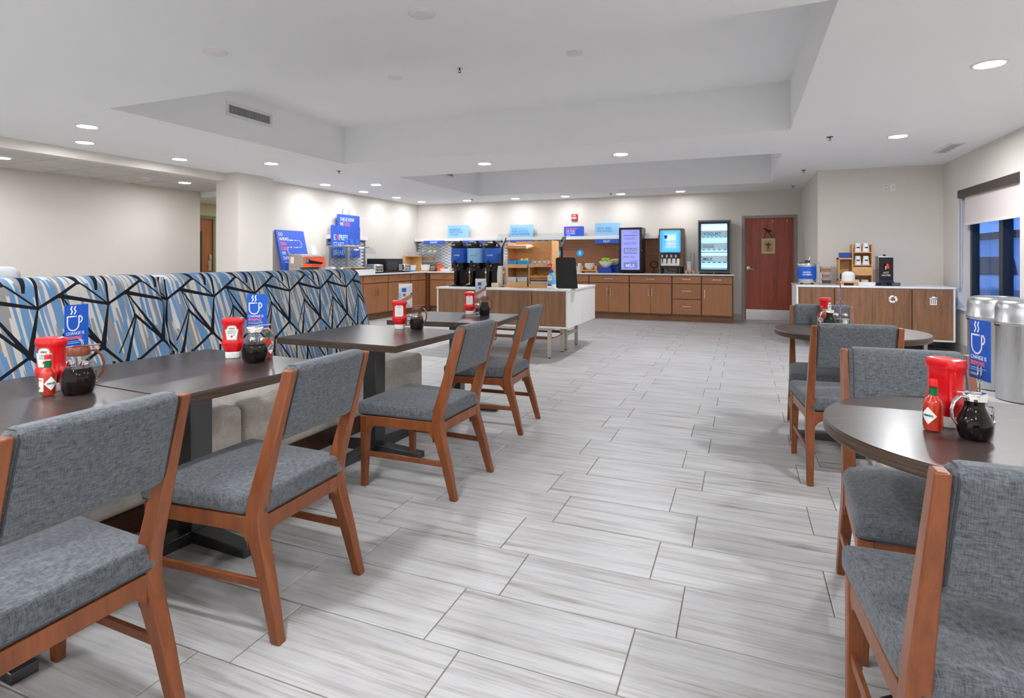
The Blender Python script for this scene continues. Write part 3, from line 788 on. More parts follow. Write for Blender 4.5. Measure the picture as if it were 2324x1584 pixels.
CH = [((-1.648, 1.625, 0), 91.5, 'grey upholstered wooden chair at the third booth table from the coffee island'),
      ((-1.618, 2.805, 0), 88.7, 'grey upholstered wooden chair at the second booth table from the coffee island'),
      ((-1.712, 3.93, 0), 93, 'grey upholstered wooden chair at the first booth table from the coffee island'),
      ((-1.667, .87, 0), 90.5, 'grey upholstered wooden chair at the fourth booth table from the coffee island'),
      ((.508, 1.465, 0), .5, 'grey upholstered wooden chair at the round table away from the console, facing the console'),
      ((.572, 2.30, 0), 180, 'grey upholstered wooden chair between the two round tables, back towards the console'),
      ((.545, 3.75, 0), 2, 'grey upholstered wooden chair between the two round tables, facing the console'),
      ((.547, 4.58, 0), 180, 'grey upholstered wooden chair with its back to the recycling console')]
for i, (l, r, lab) in enumerate(CH):
    if i == 0:
        ch.location = l; ch.rotation_euler = (0, 0, R(r)); ch['label'] = lab; ch['group'] = 'grey dining chairs'
    else: dup(ch, l, r, lab, 'grey dining chairs')

# ================================================================== tables
def make_table(name, label, loc, rz, round_r=None):
    T = thing(name, label, 'table', loc, rz, 'booth tables' if not round_r else 'round tables')
    if round_r:
        MB().lathe([(round_r - .004, .712), (round_r, .716), (round_r, .744), (round_r - .003, .747), (.0001, .747)], (0, 0, 0), 72).build('edge', M['table_edge'], T)
        MB().lathe([(round_r - .003, .7465), (round_r - .003, .7498), (.0001, .7498)], (0, 0, 0), 72).build('tabletop', M['table_top'], T)
    else:
        MB().box(-.44, .44, -.385, .385, .712, .747).build('edge', M['table_edge'], T, bevel=.002)
        MB().box(-.4385, .4385, -.3835, .3835, .7465, .7498).build('tabletop', M['table_top'], T)
    MB().box(-.18, .18, -.18, .18, .700, .712).build('mounting_plate', M['black_matte'], T)
    MB().box(-.05, .05, -.05, .05, .05, .702).build('column', M['pedestal'], T, bevel=.004)
    for a in range(4):
        o = MB().hexa([(.05, -.045, .0), (.36, -.035, .0), (.36, .035, .0), (.05, .045, .0), (.0, -.045, .055), (.36, -.035, .035), (.36, .035, .035), (.0, .045, .055)]).build('foot', M['pedestal'], T, bevel=.003)
        o.rotation_euler = (0, 0, R(90 * a))
    return T
TA = make_table('dining_table', 'dark rectangular booth table, fourth from the coffee island, touching the third', (-2.315, 1.04, 0), -4)
TB = make_table('dining_table', 'dark rectangular booth table, third from the coffee island', (-2.255, 1.815, 0), -4)
TC = make_table('dining_table', 'dark rectangular booth table, second from the coffee island', (-2.205, 3.075, 0), -2)
TD = make_table('dining_table', 'dark rectangular booth table, first from the coffee island', (-2.205, 4.225, 0), 4.8)
TE = make_table('round_table', 'dark round table away from the recycling console', (.675, 1.975, 0), 30, .445)
TF = make_table('round_table', 'dark round table near the recycling console', (.665, 4.42, 0), 0, .458)

# ================================================================== booth benches
def bench(y0, y1, label):
    L = y1 - y0
    B = thing('booth_bench', label, 'bench', (-2.8, (y0 + y1) / 2, 0), 0, 'patterned booth benches')
    def bk(p):
        z = p.z; sh = -.19 * (z - .42) / .73
        return (p.x + sh, p.y, z)
    mb = MB(); h = L / 2 - .004
    mb.rbox(-.33, -.12, -h, h, .42, 1.145, .055, 6)
    o = mb.build('backrest', M['booth_fabric'], B)
    b2 = bmesh.new(); b2.from_mesh(o.data)
    uvl = b2.loops.layers.uv.new('UVMap')
    for f in b2.faces:
        for lp in f.loops:
            p = lp.vert.co; d = -.12 - p.x   # depth behind the front plane
            v = p.z + min(d, .21) * .55
            e = max(0, abs(p.y) - (h - .055))
            u = p.y + B.location.y + (.0)
            if abs(f.normal.y) > .7: u = p.y + B.location.y + math.copysign(1, p.y) * d; v = p.z
            lp[uvl].uv = (u - 1.645 + 3.21, v)
    for q in b2.verts: q.co = Vector(bk(q.co))
    b2.to_mesh(o.data); b2.free(); o.data.shade_smooth(); o.data.set_sharp_from_angle(angle=R(60))
    mb = MB(); mb.rbox(-.20, .33, -h, h, .13, .452, .04, 5)
    mb.build('seat', M['booth_seat'], B)
    MB().box(-.42, .27, -h + .01, h - .01, 0, .131).build('plinth', M['plinth'], B)
    return B
bench(.455, 2.292, 'booth bench with blue and black zigzag back, farther from the coffee island')
bench(2.298, 4.135, 'booth bench with blue and black zigzag back, nearer the coffee island')
# orange chair shell behind the bench and a grey one
oc = thing('shell_chair', 'orange-red moulded chair half hidden behind the booth bench', 'chair', (-4.95, 6.05, 0), 200)
mb = MB()
rings = []
for z, w_, y in ((.44, .21, .0), (.5, .215, -.18), (.62, .215, -.22), (.78, .20, -.25), (.86, .16, -.262), (.88, .09, -.265)):
    rings.append([(w_ * math.sin(R(a)), y + .10 * (1 - math.cos(R(a))) * 1.0, z) for a in range(-60, 61, 15)] + [(w_ * .97 * math.sin(R(a)), y + .014 + .10 * (1 - math.cos(R(a))), z) for a in range(60, -61, -15)])
mb.loft(rings).build('back_shell', mat('orange_red_shell', (214, 92, 66), .45), oc)
mb = MB(); mb.rbox(-.21, .21, -.2, .22, .42, .455, .015); mb.build('seat_shell', oc.children[0].data.materials[0], oc)
for sx in (-.16, .16):
    for sy in (-.15, .17): MB().tube([(sx, sy, .42), (sx * 1.2, sy * 1.25, 0)], .011, 8).build('leg', M['nickel'], oc)
gc = thing('lounge_armchair', 'pale grey armchair top showing behind the booth bench', 'chair', (-4.25, 1.74, 0), 80)
mb = MB(); mb.rbox(-.32, .32, -.34, -.22, .3, 1.19, .05, 4); mb.build('backrest', mat('pale_grey_vinyl', (196, 198, 202), .5), gc)
mb = MB(); mb.rbox(-.32, .32, -.3, .3, .25, .45, .05, 4); mb.build('seat', gc.children[0].data.materials[0], gc)
for sx in (-.25, .25):
    for sy in (-.25, .25): MB().cyl((sx, sy, 0), .02, .27, 10).build('leg', M['black'], gc)

# ================================================================== table condiments
def curved(r, z0, z1, fn, nz=10, ns=8, c=(0, 0), a0=-90, el=1.0):
    """a patch of label on a cylinder of radius r; fn(z) -> (s0, s1) arc positions in metres"""
    vs = []; fs = []
    for i in range(nz + 1):
        z = z0 + (z1 - z0) * i / nz; s0, s1 = fn(z)
        for k in range(ns + 1):
            a = R(a0) + (s0 + (s1 - s0) * k / ns) / r
            vs.append((c[0] + r * math.cos(a), c[1] + r * el * math.sin(a), z))
    m_ = ns + 1
    for i in range(nz):
        for k in range(ns): fs.append((i * m_ + k, i * m_ + k + 1, (i + 1) * m_ + k + 1, (i + 1) * m_ + k))
    return vs, fs
def sup(w, d, z, n=24, e=3.0):
    out = []
    for k in range(n):
        a = 2 * math.pi * k / n; ca, sa_ = math.cos(a), math.sin(a)
        out.append((math.copysign(abs(ca) ** (2 / e), ca) * w, math.copysign(abs(sa_) ** (2 / e), sa_) * d, z))
    return out
def ketchup(loc, rz, label, back=False):
    k = thing('ketchup_bottle', label, 'bottle', loc, rz, 'ketchup bottles')
    MB().loft([sup(.033, .026, 0), sup(.034, .027, .004), sup(.034, .027, .031)]).build('cap', M['white_plastic'], k, bevel=.002)
    MB().loft([sup(.031, .024, .03), sup(.035, .028, .036), sup(.045, .032, .055), sup(.0505, .034, .068), sup(.051, .034, .078), sup(.046, .031, .088), sup(.0445, .030, .105), sup(.0445, .030, .160),
               sup(.047, .032, .166), sup(.0505, .034, .174), sup(.0505, .034, .186), sup(.047, .032, .194), sup(.036, .024, .197), sup(.022, .014, .1955)]).build('body', M['red'], k)
    if not back:
        key = [(-.022, .090), (.022, .090), (.030, .141), (.022, .143), (.022, .149), (.016, .158), (.006, .1605), (-.006, .1605), (-.016, .158), (-.022, .149), (-.022, .143), (-.030, .141)]
        lb = MB().prism([(x * 1.04, (z - .125) * 1.04 + .125) for x, z in key], 'y', -.0312, -.028).build('label', mat('label_sage', (150, 168, 150), .5), k)
        MB().prism([(x * .9, (z - .125) * .93 + .125) for x, z in key], 'y', -.0318, -.031).build('label_panel', M['paper'], lb)
        text('HEINZ', .0115, M['black_text'], lb, (0, -.0320, .1425), rot=(R(90), 0, 0), sx=.85, bold=.0002, align='CENTER', depth=.0002)
        text('TOMATO', .0105, M['black_text'], lb, (0, -.0320, .1295), rot=(R(90), 0, 0), sx=.9, align='CENTER', depth=.0002)
        text('KETCHUP', .0095, M['black_text'], lb, (0, -.0320, .1205), rot=(R(90), 0, 0), sx=.85, align='CENTER', depth=.0002)
        MB().cyl((0, -.0316, .1075), .0048, -.0006, 14, 'y').build('tomato_print', M['red'], lb)
        MB().prism([(.004, .112), (.013, .118), (.010, .111)], 'y', -.0322, -.0316).build('leaf_print', M['green'], lb)
    else:
        lb = MB().prism(rrect(-.028, .028, .088, .163, .010), 'y', -.0312, -.028).build('label', M['paper'], k)
        text('HEINZ', .011, M['alarm_red'], lb, (0, -.0315, .149), rot=(R(90), 0, 0), sx=.9, bold=.0002, align='CENTER', depth=.0002)
        for i in range(7):
            MB().box(-.021, .021 - (.006 if i % 3 == 2 else 0), -.0315, -.0311, .097 + i * .0068, .0985 + i * .0068).build('small_print', M['grey_plastic'], lb)
    return k
def hot_sauce(loc, rz, label):
    k = thing('hot_sauce_bottle', label, 'bottle', loc, rz, 'hot sauce bottles')
    MB().lathe([(.0001, .004), (.027, .004), (.0285, .008), (.0285, .082), (.024, .093), (.013, .104), (.0105, .112), (.0001, .112)], seg=24).build('sauce', M['sauce'], k)
    MB().lathe([(.0001, 0), (.029, 0), (.0305, .004), (.0305, .083), (.0255, .095), (.0145, .106), (.0125, .115), (.0125, .132), (.0145, .134), (.0145, .138), (.011, .139)], seg=24).build('glass', M['glass'], k)
    MB().ring([(.0132, .106), (.0132, .129), (.0125, .129), (.0125, .106)], seg=20).build('neck_foil', M['green'], k)
    MB().lathe([(.0001, .154), (.012, .154), (.0128, .150), (.0128, .137), (.0001, .137)], seg=20).build('cap', mat('cap_red', (222, 40, 40), .35), k)
    lb = MB().add(*curved(.0310, .022, .074, lambda z: (-.026 * (1 - abs(z - .048) / .026), .026 * (1 - abs(z - .048) / .026)), 12, 8, a0=-70)).build('diamond_label', M['paper'], k)
    a = R(-70)
    text('TABASCO', .0082, M['green_text'], lb, (math.cos(a) * .0313, math.sin(a) * .0313, .046), rot=(R(90), 0, R(20)), sx=.9, bold=.0002, align='CENTER', depth=.0008)
    lb2 = MB().add(*curved(.0310, .012, .070, lambda z: (-.019, .019), 4, 8, a0=-155)).build('side_label', M['paper'], k)
    MB().add(*curved(.0312, .012, .019, lambda z: (-.019, .019), 1, 8, a0=-155)).build('label_band', M['green'], lb2)
    MB().add(*curved(.0312, .058, .063, lambda z: (-.012, .012), 1, 6, a0=-155)).build('label_print', M['orange_text'], lb2)
    MB().add(*curved(.0312, .026, .038, lambda z: (-.012, .004), 2, 6, a0=-155)).build('label_print', M['orange'], lb2)
    for ch_ in k.children: ch_.scale = (.8, .8, .94)
    return k
def pitcher(loc, rz, label, r, h, fill, lidm, handlem):
    k = thing('syrup_pitcher', label, 'pitcher', loc, rz, 'syrup pitchers')
    rs, zs = r / .06, h / .178
    prof = [(.046, 0), (.050, .004), (.057, .024), (.060, .045), (.0585, .062), (.052, .082), (.043, .100), (.0365, .116), (.0345, .128), (.0355, .150)]
    prof = [(a * rs, b_ * zs) for a, b_ in prof]
    MB().lathe([(.0001, 0)] + prof, seg=32).build('glass', M['glass'], k)
    lim = fill * .15 * zs; inn = [(.0001, .004 * zs)]
    for i, (a, b_) in enumerate(prof):
        if b_ <= lim: inn.append((a - .0022, max(b_, .004 * zs)))
        else:
            a0, b0 = prof[i - 1]; q = (lim - b0) / (b_ - b0); inn.append((a0 + (a - a0) * q - .0022, lim)); break
    inn.append((.0001, lim))
    MB().lathe(inn, seg=32).build('syrup', M['syrup'], k)
    zt = .150 * zs; q = .0375 * rs
    ld = MB().lathe([(q, zt - .012 * zs), (q * 1.06, zt - .01 * zs), (q * 1.06, zt + .012 * zs), (q * .96, zt + .017 * zs), (.0001, zt + .019 * zs)], seg=28).build('lid', lidm, k)
    MB().hexa([(-q * .5, -q * .3, zt + .018 * zs), (q * 1.9, -q * .3, zt + .020 * zs), (q * 1.9, q * .3, zt + .020 * zs), (-q * .5, q * .3, zt + .018 * zs), (-q * .5, -q * .3, zt + .021 * zs), (q * 1.9, -q * .25, zt + .024 * zs), (q * 1.9, q * .25, zt + .024 * zs), (-q * .5, q * .3, zt + .021 * zs)]).build('thumb_lever', lidm, ld)
    pts = [(q, 0, zt + .002), (q * 1.5, 0, zt + .004 * zs), (q * 2.0, 0, zt - .016 * zs), (q * 2.25, 0, zt - .045 * zs), (q * 2.15, 0, zt - .075 * zs), (q * 1.75, 0, zt - .098 * zs)]
    mb = MB(); rg = []
    for i, p in enumerate(pts):
        a = Vector(pts[max(0, i - 1)]); b_ = Vector(pts[min(len(pts) - 1, i + 1)]); d = (b_ - a).normalized(); n = Vector((d.z, 0, -d.x)); w_ = .0105 * rs * (1 - .09 * i); tk = .0042 * rs
        P = Vector(p); rg.append([tuple(P + n * tk + Vector((0, -w_, 0))), tuple(P + n * tk + Vector((0, w_, 0))), tuple(P - n * tk + Vector((0, w_, 0))), tuple(P - n * tk + Vector((0, -w_, 0)))])
    mb.loft(rg).build('handle', handlem, k, bevel=.002)
    return k
def shaker(loc, label, fillm):
    k = thing('table_shaker', label, 'shaker', loc, 0, 'salt and pepper shakers')
    MB().lathe([(.0001, 0), (.019, 0), (.020, .004), (.016, .04), (.0165, .056), (.0001, .056)], seg=16).build('glass', M['glass'], k)
    MB().lathe([(.0001, .003), (.017, .003), (.0145, .036), (.0001, .036)], seg=16).build('filling', fillm, k)
    MB().lathe([(.0175, .054), (.0185, .058), (.0185, .066), (.014, .074), (.0001, .077)], seg=16).build('cap', M['chrome'], k)
def caddy(loc, rz, label):
    k = thing('wire_caddy', label, 'caddy', loc, rz, 'wire condiment caddies')
    mb = MB(); q = [(-.055, -.028), (.055, -.028), (.055, .028), (-.055, .028)]
    for z in (.014, .05): mb.tube([(a, b_, z) for a, b_ in q], .0022, 6, True)
    for a, b_ in q: mb.tube([(a, b_, .010), (a, b_, .05)], .0022, 6)
    mb.tube([(0, -.028, .014), (0, .028, .014)], .002, 6); mb.tube([(-.055, 0, .014), (.055, 0, .014)], .002, 6)
    mb.build('rack', M['chrome'], k)
    for a, b_ in q: MB().ball((a, b_, .006), .006, 10, 6).build('ball_foot', M['chrome'], k)
    mb = MB(); mb.tube([(0, .0, .014), (0, 0, .132)], .0022, 6)
    for yy_ in (-.0035, .0035): mb.tube([(.024 * math.sin(R(a)), yy_, .155 - .024 * math.cos(R(a))) for a in range(0, 360, 20)], .0016, 6, True)
    mb.build('ring_clip', M['chrome'], k)
def cup_icon(mb, y, x, z, s):
    """outlined cup with two wisps of steam"""
    st = []
    cup = [(-.02, .03), (-.02, .005)] + [(-.02 * math.cos(R(a)), .005 - .022 * math.sin(R(a))) for a in range(15, 180, 15)] + [(.02, .005), (.02, .03)]
    st += [(cup, .0042), ([(-.02, .03), (.004, .03)], .0042), ([(.009, .03), (.0105, .03)], .0042), ([(.02, .03), (.026, .03), (.031, .024), (.031, .016), (.026, .010), (.02, .009)], .0042)]
    for ox in (-.006, .006): st.append(([(ox - .002, .038), (ox + .003, .046), (ox - .002, .055), (ox + .002, .063)], .0042))
    for pl, w_ in st:
        for q in ribbon([(x + a * s, z + b_ * s) for a, b_ in pl], w_ * s): mb.prism(q, 'y', y, y - .0003)
def photo_material():
    """generic print of a pale interior: grey room, blue sign, brown counter"""
    m = mat('lobby_print', (200, 200, 204), .5); t = NT(m); b = pbsdf(m)
    sp = t.new('ShaderNodeSeparateXYZ'); t.con(sp.inputs[0], t.obj); x, z = sp.outputs[0], sp.outputs[2]
    def rect(x0, x1, z0, z1): return t.math('MULTIPLY', t.math('MULTIPLY', t.math('GREATER_THAN', x, x0), t.math('LESS_THAN', x, x1)), t.math('MULTIPLY', t.math('GREATER_THAN', z, z0), t.math('LESS_THAN', z, z1)))
    c = t.mix(t.math('GREATER_THAN', t.math('ADD', z, t.math('MULTIPLY', x, -.25)), .148), (*lin((190, 192, 196)), 1), (*lin((214, 214, 216)), 1))
    dg = t.math('SUBTRACT', z, t.math('MULTIPLY', x, .55))
    c = t.mix(t.math('LESS_THAN', dg, .075), c, (*lin((150, 112, 92)), 1))
    c = t.mix(t.math('LESS_THAN', dg, .045), c, (*lin((196, 196, 200)), 1))
    c = t.mix(rect(-.048, -.03, .07, .105), c, (*lin((130, 176, 222)), 1))
    c = t.mix(rect(-.018, .002, .082, .10), c, (*lin((126, 90, 74)), 1))
    c = t.mix(rect(-.026, .006, .112, .14), c, (*lin((34, 74, 172)), 1))
    c = t.mix(rect(.036, .048, .092, .106), c, (*lin((34, 64, 160)), 1))
    t.con(b.inputs['Base Color'], c)
    return m
M['print'] = photo_material()
def card(loc, rz, label, kind):
    k = thing('table_card', label, 'card', loc, rz, 'table cards')
    MB().box(-.048, .048, -.0006, .0006, 0, .172).build('card', M['blue2'] if kind == 'blue' else M['print'], k)
    if kind == 'blue':
        mb = MB(); cup_icon(mb, -.0007, -.014, .093, 1.15); mb.build('cup_print', M['white_text'], k)
        text('CHANGE IS', .0165, M['white_text'], k, (-.042, -.0008, .057), rot=(R(90), 0, 0), sx=.86, depth=.0002)
        text('BREWING', .0165, M['orange_text'], k, (-.042, -.0008, .040), rot=(R(90), 0, 0), sx=.86, bold=.0006, depth=.0002)
        mb = MB()
        for i, wd in ((0, .07), (1, .055)): mb.box(-.042, -.042 + wd, -.0010, -.0007, .031 - i * .006, .0325 - i * .006)
        mb.build('small_print', M['ice_text'], k)
        text('EXPRESS', .009, M['white_text'], k, (-.042, -.0008, .010), rot=(R(90), 0, 0), sx=.9, bold=.0002, depth=.0002)
TN = {'A': 'fourth booth table from the island', 'B': 'third booth table from the island', 'C': 'second booth table from the island', 'D': 'first booth table from the island',
      'E': 'round table away from the console', 'F': 'round table near the console'}
TTZ = .75
M['salt'] = mat('salt', (240, 240, 238), .9); M['pepper'] = mat('pepper', (52, 44, 38), .9)
SET = {
 'A': dict(k=(-2.355, 1.305, 18, 0), s=(-2.285, 1.255, 62), p=(-2.218, 1.315, 52, .054, .178, .62, 'brown'), c=(-2.38, 1.405, 20), d=(100, 'blue')),
 'B': dict(k=(-2.315, 2.075, 36, 0), s=(-2.155, 2.135, 60), p=(-2.128, 2.029, 60, .060, .178, .58, 'chrome'), c=(-2.247, 2.158, 20), d=(30, 'blue')),
 'C': dict(k=(-2.202, 3.363, 26, 1), s=(-2.10, 3.46, 20), p=(-2.066, 3.366, 10, .050, .172, .62, 'brown'), c=(-2.222, 3.468, 25), d=(42, 'photo')),
 'D': dict(k=(-2.211, 4.474, 22, 1), s=None, p=(-2.036, 4.40, 10, .050, .172, .80, 'brown'), c=(-2.15, 4.57, 20), d=(26, 'photo')),
 'E': dict(k=(.548, 2.012, 128, 0), s=(.498, 1.937, -62), p=(.579, 1.893, 200, .0425, .132, .97, 'chrome'), c=(.634, 2.03, 70), d=(-78, 'blue')),
 'F': dict(k=(.568, 4.80, 60, 0), s=(.527, 4.665, -40), p=(.568, 4.567, 190, .0425, .132, .97, 'chrome'), c=(.652, 4.70, 0), d=(-94, 'blue')),
}
for q, S_ in SET.items():
    tn = TN[q]; x, y, r, bk_ = S_['k']
    ketchup((x, y, TTZ), r, 'red upside-down ketchup bottle with white cap on the ' + tn, bool(bk_))
    if S_['s']: hot_sauce((S_['s'][0], S_['s'][1], TTZ), S_['s'][2], 'small hot sauce bottle with red cap on the ' + tn)
    x, y, r, rr_, hh, fl_, lm = S_['p']
    lmm = M['brown_plastic'] if lm == 'brown' else M['chrome']
    pitcher((x, y, TTZ), r, 'glass syrup pitcher with %s lid on the %s' % (lm, tn), rr_, hh, fl_, lmm, lmm)
    x, y, r = S_['c']
    caddy((x, y, TTZ), r, 'chrome wire condiment caddy on the ' + tn)
    cs, sn = math.cos(R(r)), math.sin(R(r))
    for sx, nm, fm in ((-.028, 'pepper', M['pepper']), (.028, 'salt', M['salt'])):
        shaker((x + cs * sx, y + sn * sx, TTZ + .0165), 'small %s shaker in the caddy on the %s' % (nm, tn), fm)
    rz, kd = S_['d']
    card((x, y, TTZ + .136), rz, ('blue cup card' if kd == 'blue' else 'pale photo card') + ' clipped over the caddy on the ' + tn, kd)

# ================================================================== cabinets
CT = .935
def handle(mb, x, z, L, vert, y):
    h_ = L / 2; a = .0075
    if vert:
        mb.loft([[(x - w_, y - .032, z + s), (x + w_, y - .032, z + s), (x + w_, y - .022, z + s), (x - w_, y - .022, z + s)] for s, w_ in ((-h_, .012), (-h_ * .6, .006), (h_ * .6, .006), (h_, .012))])
        for s in (-h_ * .9, h_ * .9): mb.box(x - .005, x + .005, y - .024, y, z + s - .005, z + s + .005)
    else:
        mb.loft([[(x + s, y - .032, z - w_), (x + s, y - .022, z - w_), (x + s, y - .022, z + w_), (x + s, y - .032, z + w_)] for s, w_ in ((-h_, .012), (-h_ * .6, .006), (h_ * .6, .006), (h_, .012))])
        for s in (-h_ * .9, h_ * .9): mb.box(x + s - .005, x + s + .005, y - .024, y, z - .005, z + .005)
def cabinet(label, loc, rz, w, kind, grp):
    c = thing('base_cabinet', label, 'cabinet', loc, rz, grp)
    h_ = w / 2
    MB().box(-h_ + .001, h_ - .001, .02, .60, .11, .904).build('body', M['cab_dark'], c)
    MB().box(-h_ + .001, h_ - .001, .055, .59, .0, .11).build('toe_kick', M['toe'], c)
    g = .014
    def front(name, x0, x1, z0, z1, mm, hx, hz, vert):
        o = MB().box(x0, x1, 0, .021, z0, z1).build(name, mm, c, bevel=.002)
        mb = MB(); handle(mb, hx, hz, .15, vert, .001); mb.build('handle', M['nickel'], o)
    if kind == 'd3':
        for z0, z1 in ((.748, .888), (.445, .732), (.14, .43)): front('drawer', -h_ + g, h_ - g, z0, z1, M['cab_h'], 0, (z0 + z1) / 2 + .01, False)
    else:
        front('drawer', -h_ + g, h_ - g, .748, .888, M['cab_h'], 0, .825, False)
        if kind == 'd12':
            front('door', -h_ + g, -.003, .14, .732, M['cab_v'], -.035, .56, True); front('door', .003, h_ - g, .14, .732, M['cab_v'], .035, .56, True)
        else: front('door', -h_ + g, h_ - g, .14, .732, M['cab_v'], -h_ + .06, .55, True)
    return c
BK = [(-.745, -.175, 'd11', 'beside the red door'), (-1.30, -.745, 'd3', 'x'), (-2.14, -1.30, 'd12', 'under the juice dispenser'), (-2.98, -2.14, 'd12', 'under the fruit bowl and dark drinks fridge'),
      (-3.82, -2.98, 'd12', 'half behind the island, left of the fruit bowl'), (-4.66, -3.82, 'd12', 'x'), (-5.33, -4.66, 'd12', 'x'), (-6.0, -5.33, 'd12', 'x'), (-6.80, -6.0, 'd12', 'in the corner under the bakery case')]
for a, b_, kd, wh in BK:
    if kd == 'd3': lab = 'wood-grain base cabinet with three drawers at the back counter'
    elif wh == 'x': lab = 'wood-grain back counter cabinet hidden behind the coffee island'
    else: lab = 'wood-grain back counter cabinet ' + wh
    cabinet(lab, ((a + b_) / 2, 11.64, 0), 0, b_ - a, kd, 'back counter cabinets')
LK = [(10.93, 11.60, 'next to the inner corner'), (10.07, 10.93, 'under the microwave'), (9.22, 10.07, 'under the toaster'), (8.37, 9.22, 'under the glass food guard'), (7.52, 8.37, 'under the pancake machine')]
for a, b_, wh in LK:
    cabinet('wood-grain left counter cabinet ' + wh, (-6.87, (a + b_) / 2, 0), 90, b_ - a, 'd12', 'left counter cabinets')
struct(MB().box(-7.4, -6.80, 11.60, 12.2, 0, .904), 'trim_1', M['cab_dark'])
wt = MB(); wt.prism([(-7.498, 7.46), (-6.83, 7.46), (-6.83, 11.60), (-.155, 11.60), (-.155, 12.248), (-7.498, 12.248)], 'z', .905, CT)
o = wt.build('counter_worktop', M['quartz'], bevel=.003); tag(o, 'white L-shaped worktop along the back and left walls', 'countertop')

# ================================================================== backsplash and signs
def relief(name, label, loc, rz, w, z0, z1, ledge_r=None):
    """white panel with raised pale lozenges between dark grooves, topped by a ledge"""
    p = thing(name, label, 'wall panel', loc, rz)
    MB().box(-w / 2, w / 2, -.03, 0, z0, z1).build('backing', mat('relief_groove', (110, 112, 124), .6), p)
    mb = MB(); pw, ph = .165, .070
    n = int((z1 - z0) / (ph / 2)) + 1; mcol = int(w / pw) + 2
    for r_ in range(n):
        zc = z0 + r_ * ph / 2
        for c_ in range(mcol):
            xc = -w / 2 + c_ * pw + (pw / 2 if r_ % 2 else 0)
            hw, hh = pw / 2 * .95, ph / 2 * .80
            ds = .0 if r_ % 2 else .0
            if xc + hw > w / 2 or xc - hw < -w / 2 or zc + hh > z1 or zc - hh < z0: continue
            mb.add([(xc - hw, -.030, zc), (xc, -.030, zc - hh), (xc + hw, -.030, zc), (xc, -.030, zc + hh), (xc - hw * .9, -.036, zc), (xc, -.036, zc - hh * .88), (xc + hw * .9, -.036, zc), (xc, -.036, zc + hh * .88)],
                   [(0, 1, 5, 4), (1, 2, 6, 5), (2, 3, 7, 6), (3, 0, 4, 7), (4, 5, 6, 7)])
    o = mb.build('lozenge_relief', mat('relief_white', (226, 226, 230), .5), p, smooth=False); o['kind'] = 'stuff'
    return p
relief('relief_panel', 'white lozenge relief panel on the back wall behind the bakery case', ((-7.49 - 3.93) / 2, YB - .001, 0), 0, 3.56, .99, 1.652)
MB_ = MB().box(-7.49, -3.93, YB - .045, YB - .001, CT, .988)
o = MB_.build('wood_strip', M['panel_h']); tag(o, 'narrow wood strip on the wall under the white relief panel', 'trim')
o = MB().box(-3.93, -2.55, YB - .05, YB - .001, CT + .001, 1.652).build('backsplash', M['panel_h']); tag(o, 'wood backsplash panel behind the fruit bowl', 'wall panel')
o = MB().box(-2.546, -1.64, YB - .05, YB - .001, CT + .001, 1.652).build('backsplash', M['panel_h']); tag(o, 'wood backsplash panel behind the dark drinks fridge', 'wall panel')
o = MB().box(-7.49, -1.62, YB - .16, YB - .001, 1.654, 1.725).build('wall_ledge', M['white'], bevel=.004); tag(o, 'long white ledge above the backsplash on the back wall', 'shelf')
relief('relief_panel', 'white lozenge relief panel on the left wall behind the food guard', (XL + .001, 9.5, 0), 90, 1.2, CT + .01, 1.62)
o = MB().box(XL + .001, XL + .10, 8.9, 10.1, 1.62, 1.70).build('wall_ledge', M['white'], bevel=.004); tag(o, 'short white ledge above the relief panel on the left wall', 'shelf')
LT = 1.726
def sign(name, label, x0, x1, y, z0, z1, m_, lines, r=.02, tz=.02):
    s = thing(name, label, 'sign', ((x0 + x1) / 2, y, z0))
    MB(s).prism(rrect(x0, x1, z0, z1, r, corners=(0, 1, 1, 0)), 'y', y, y + .012).build('board', m_, s)
    for (body, x, z, size, mm, bold, sx) in lines: text(body, size, mm, s, (x, y - .0007, z), sx=sx, bold=bold)
    return s
ys_ = YB - .11
sign('breakfast_sign', 'pale blue sign about breakfast standing on the ledge above the bakery case', -6.59, -6.025, ys_, LT, 2.035, M['pale_blue'],
     [('BREAKFAST', -6.54, 1.905, .072, M['cyan_text'], .004, .82), ('READY WHEN', -6.54, 1.845, .072, M['slate_text'], 0, .78), ('YOU ARE', -6.54, 1.785, .072, M['slate_text'], 0, .78)])
sign('favorites_sign', 'pale blue sign about hot favorites standing on the ledge above the food guard', -4.968, -4.402, ys_, LT, 2.01, M['pale_blue'],
     [('WAKE UP TO A', -4.92, 1.895, .066, M['slate_text'], 0, .78), ('FRESH SELECTION', -4.92, 1.835, .066, M['cyan_text'], .003, .74), ('OF', -4.92, 1.775, .066, M['slate_text'], 0, .8), ('HOT FAVORITES', -4.84, 1.775, .066, M['cyan_text'], .003, .72)])
s_ = sign('egg_sign', 'small royal blue sign with red headline standing on the ledge', -3.675, -3.223, ys_, LT, 1.945, M['blue'],
     [('EGG-XACTLY', -3.63, 1.875, .055, M['orange_text'], .003, .8), ('THE START', -3.63, 1.825, .055, M['white_text'], 0, .78), ('YOU NEED', -3.63, 1.775, .055, M['white_text'], 0, .78), ('EXPRESS', -3.61, 1.738, .022, M['white_text'], .001, .9)])
sign('fresh_sign', 'pale blue sign about feeling fresh standing on the ledge beside the dark fridge', -2.978, -2.422, ys_, LT, 2.005, M['pale_blue'],
     [("FEELIN'", -2.93, 1.865, .064, M['slate_text'], 0, .76), ('FRESH', -2.745, 1.865, .064, M['cyan_text'], .003, .74), ('THIS MORNING?', -2.93, 1.805, .064, M['slate_text'], 0, .74)])
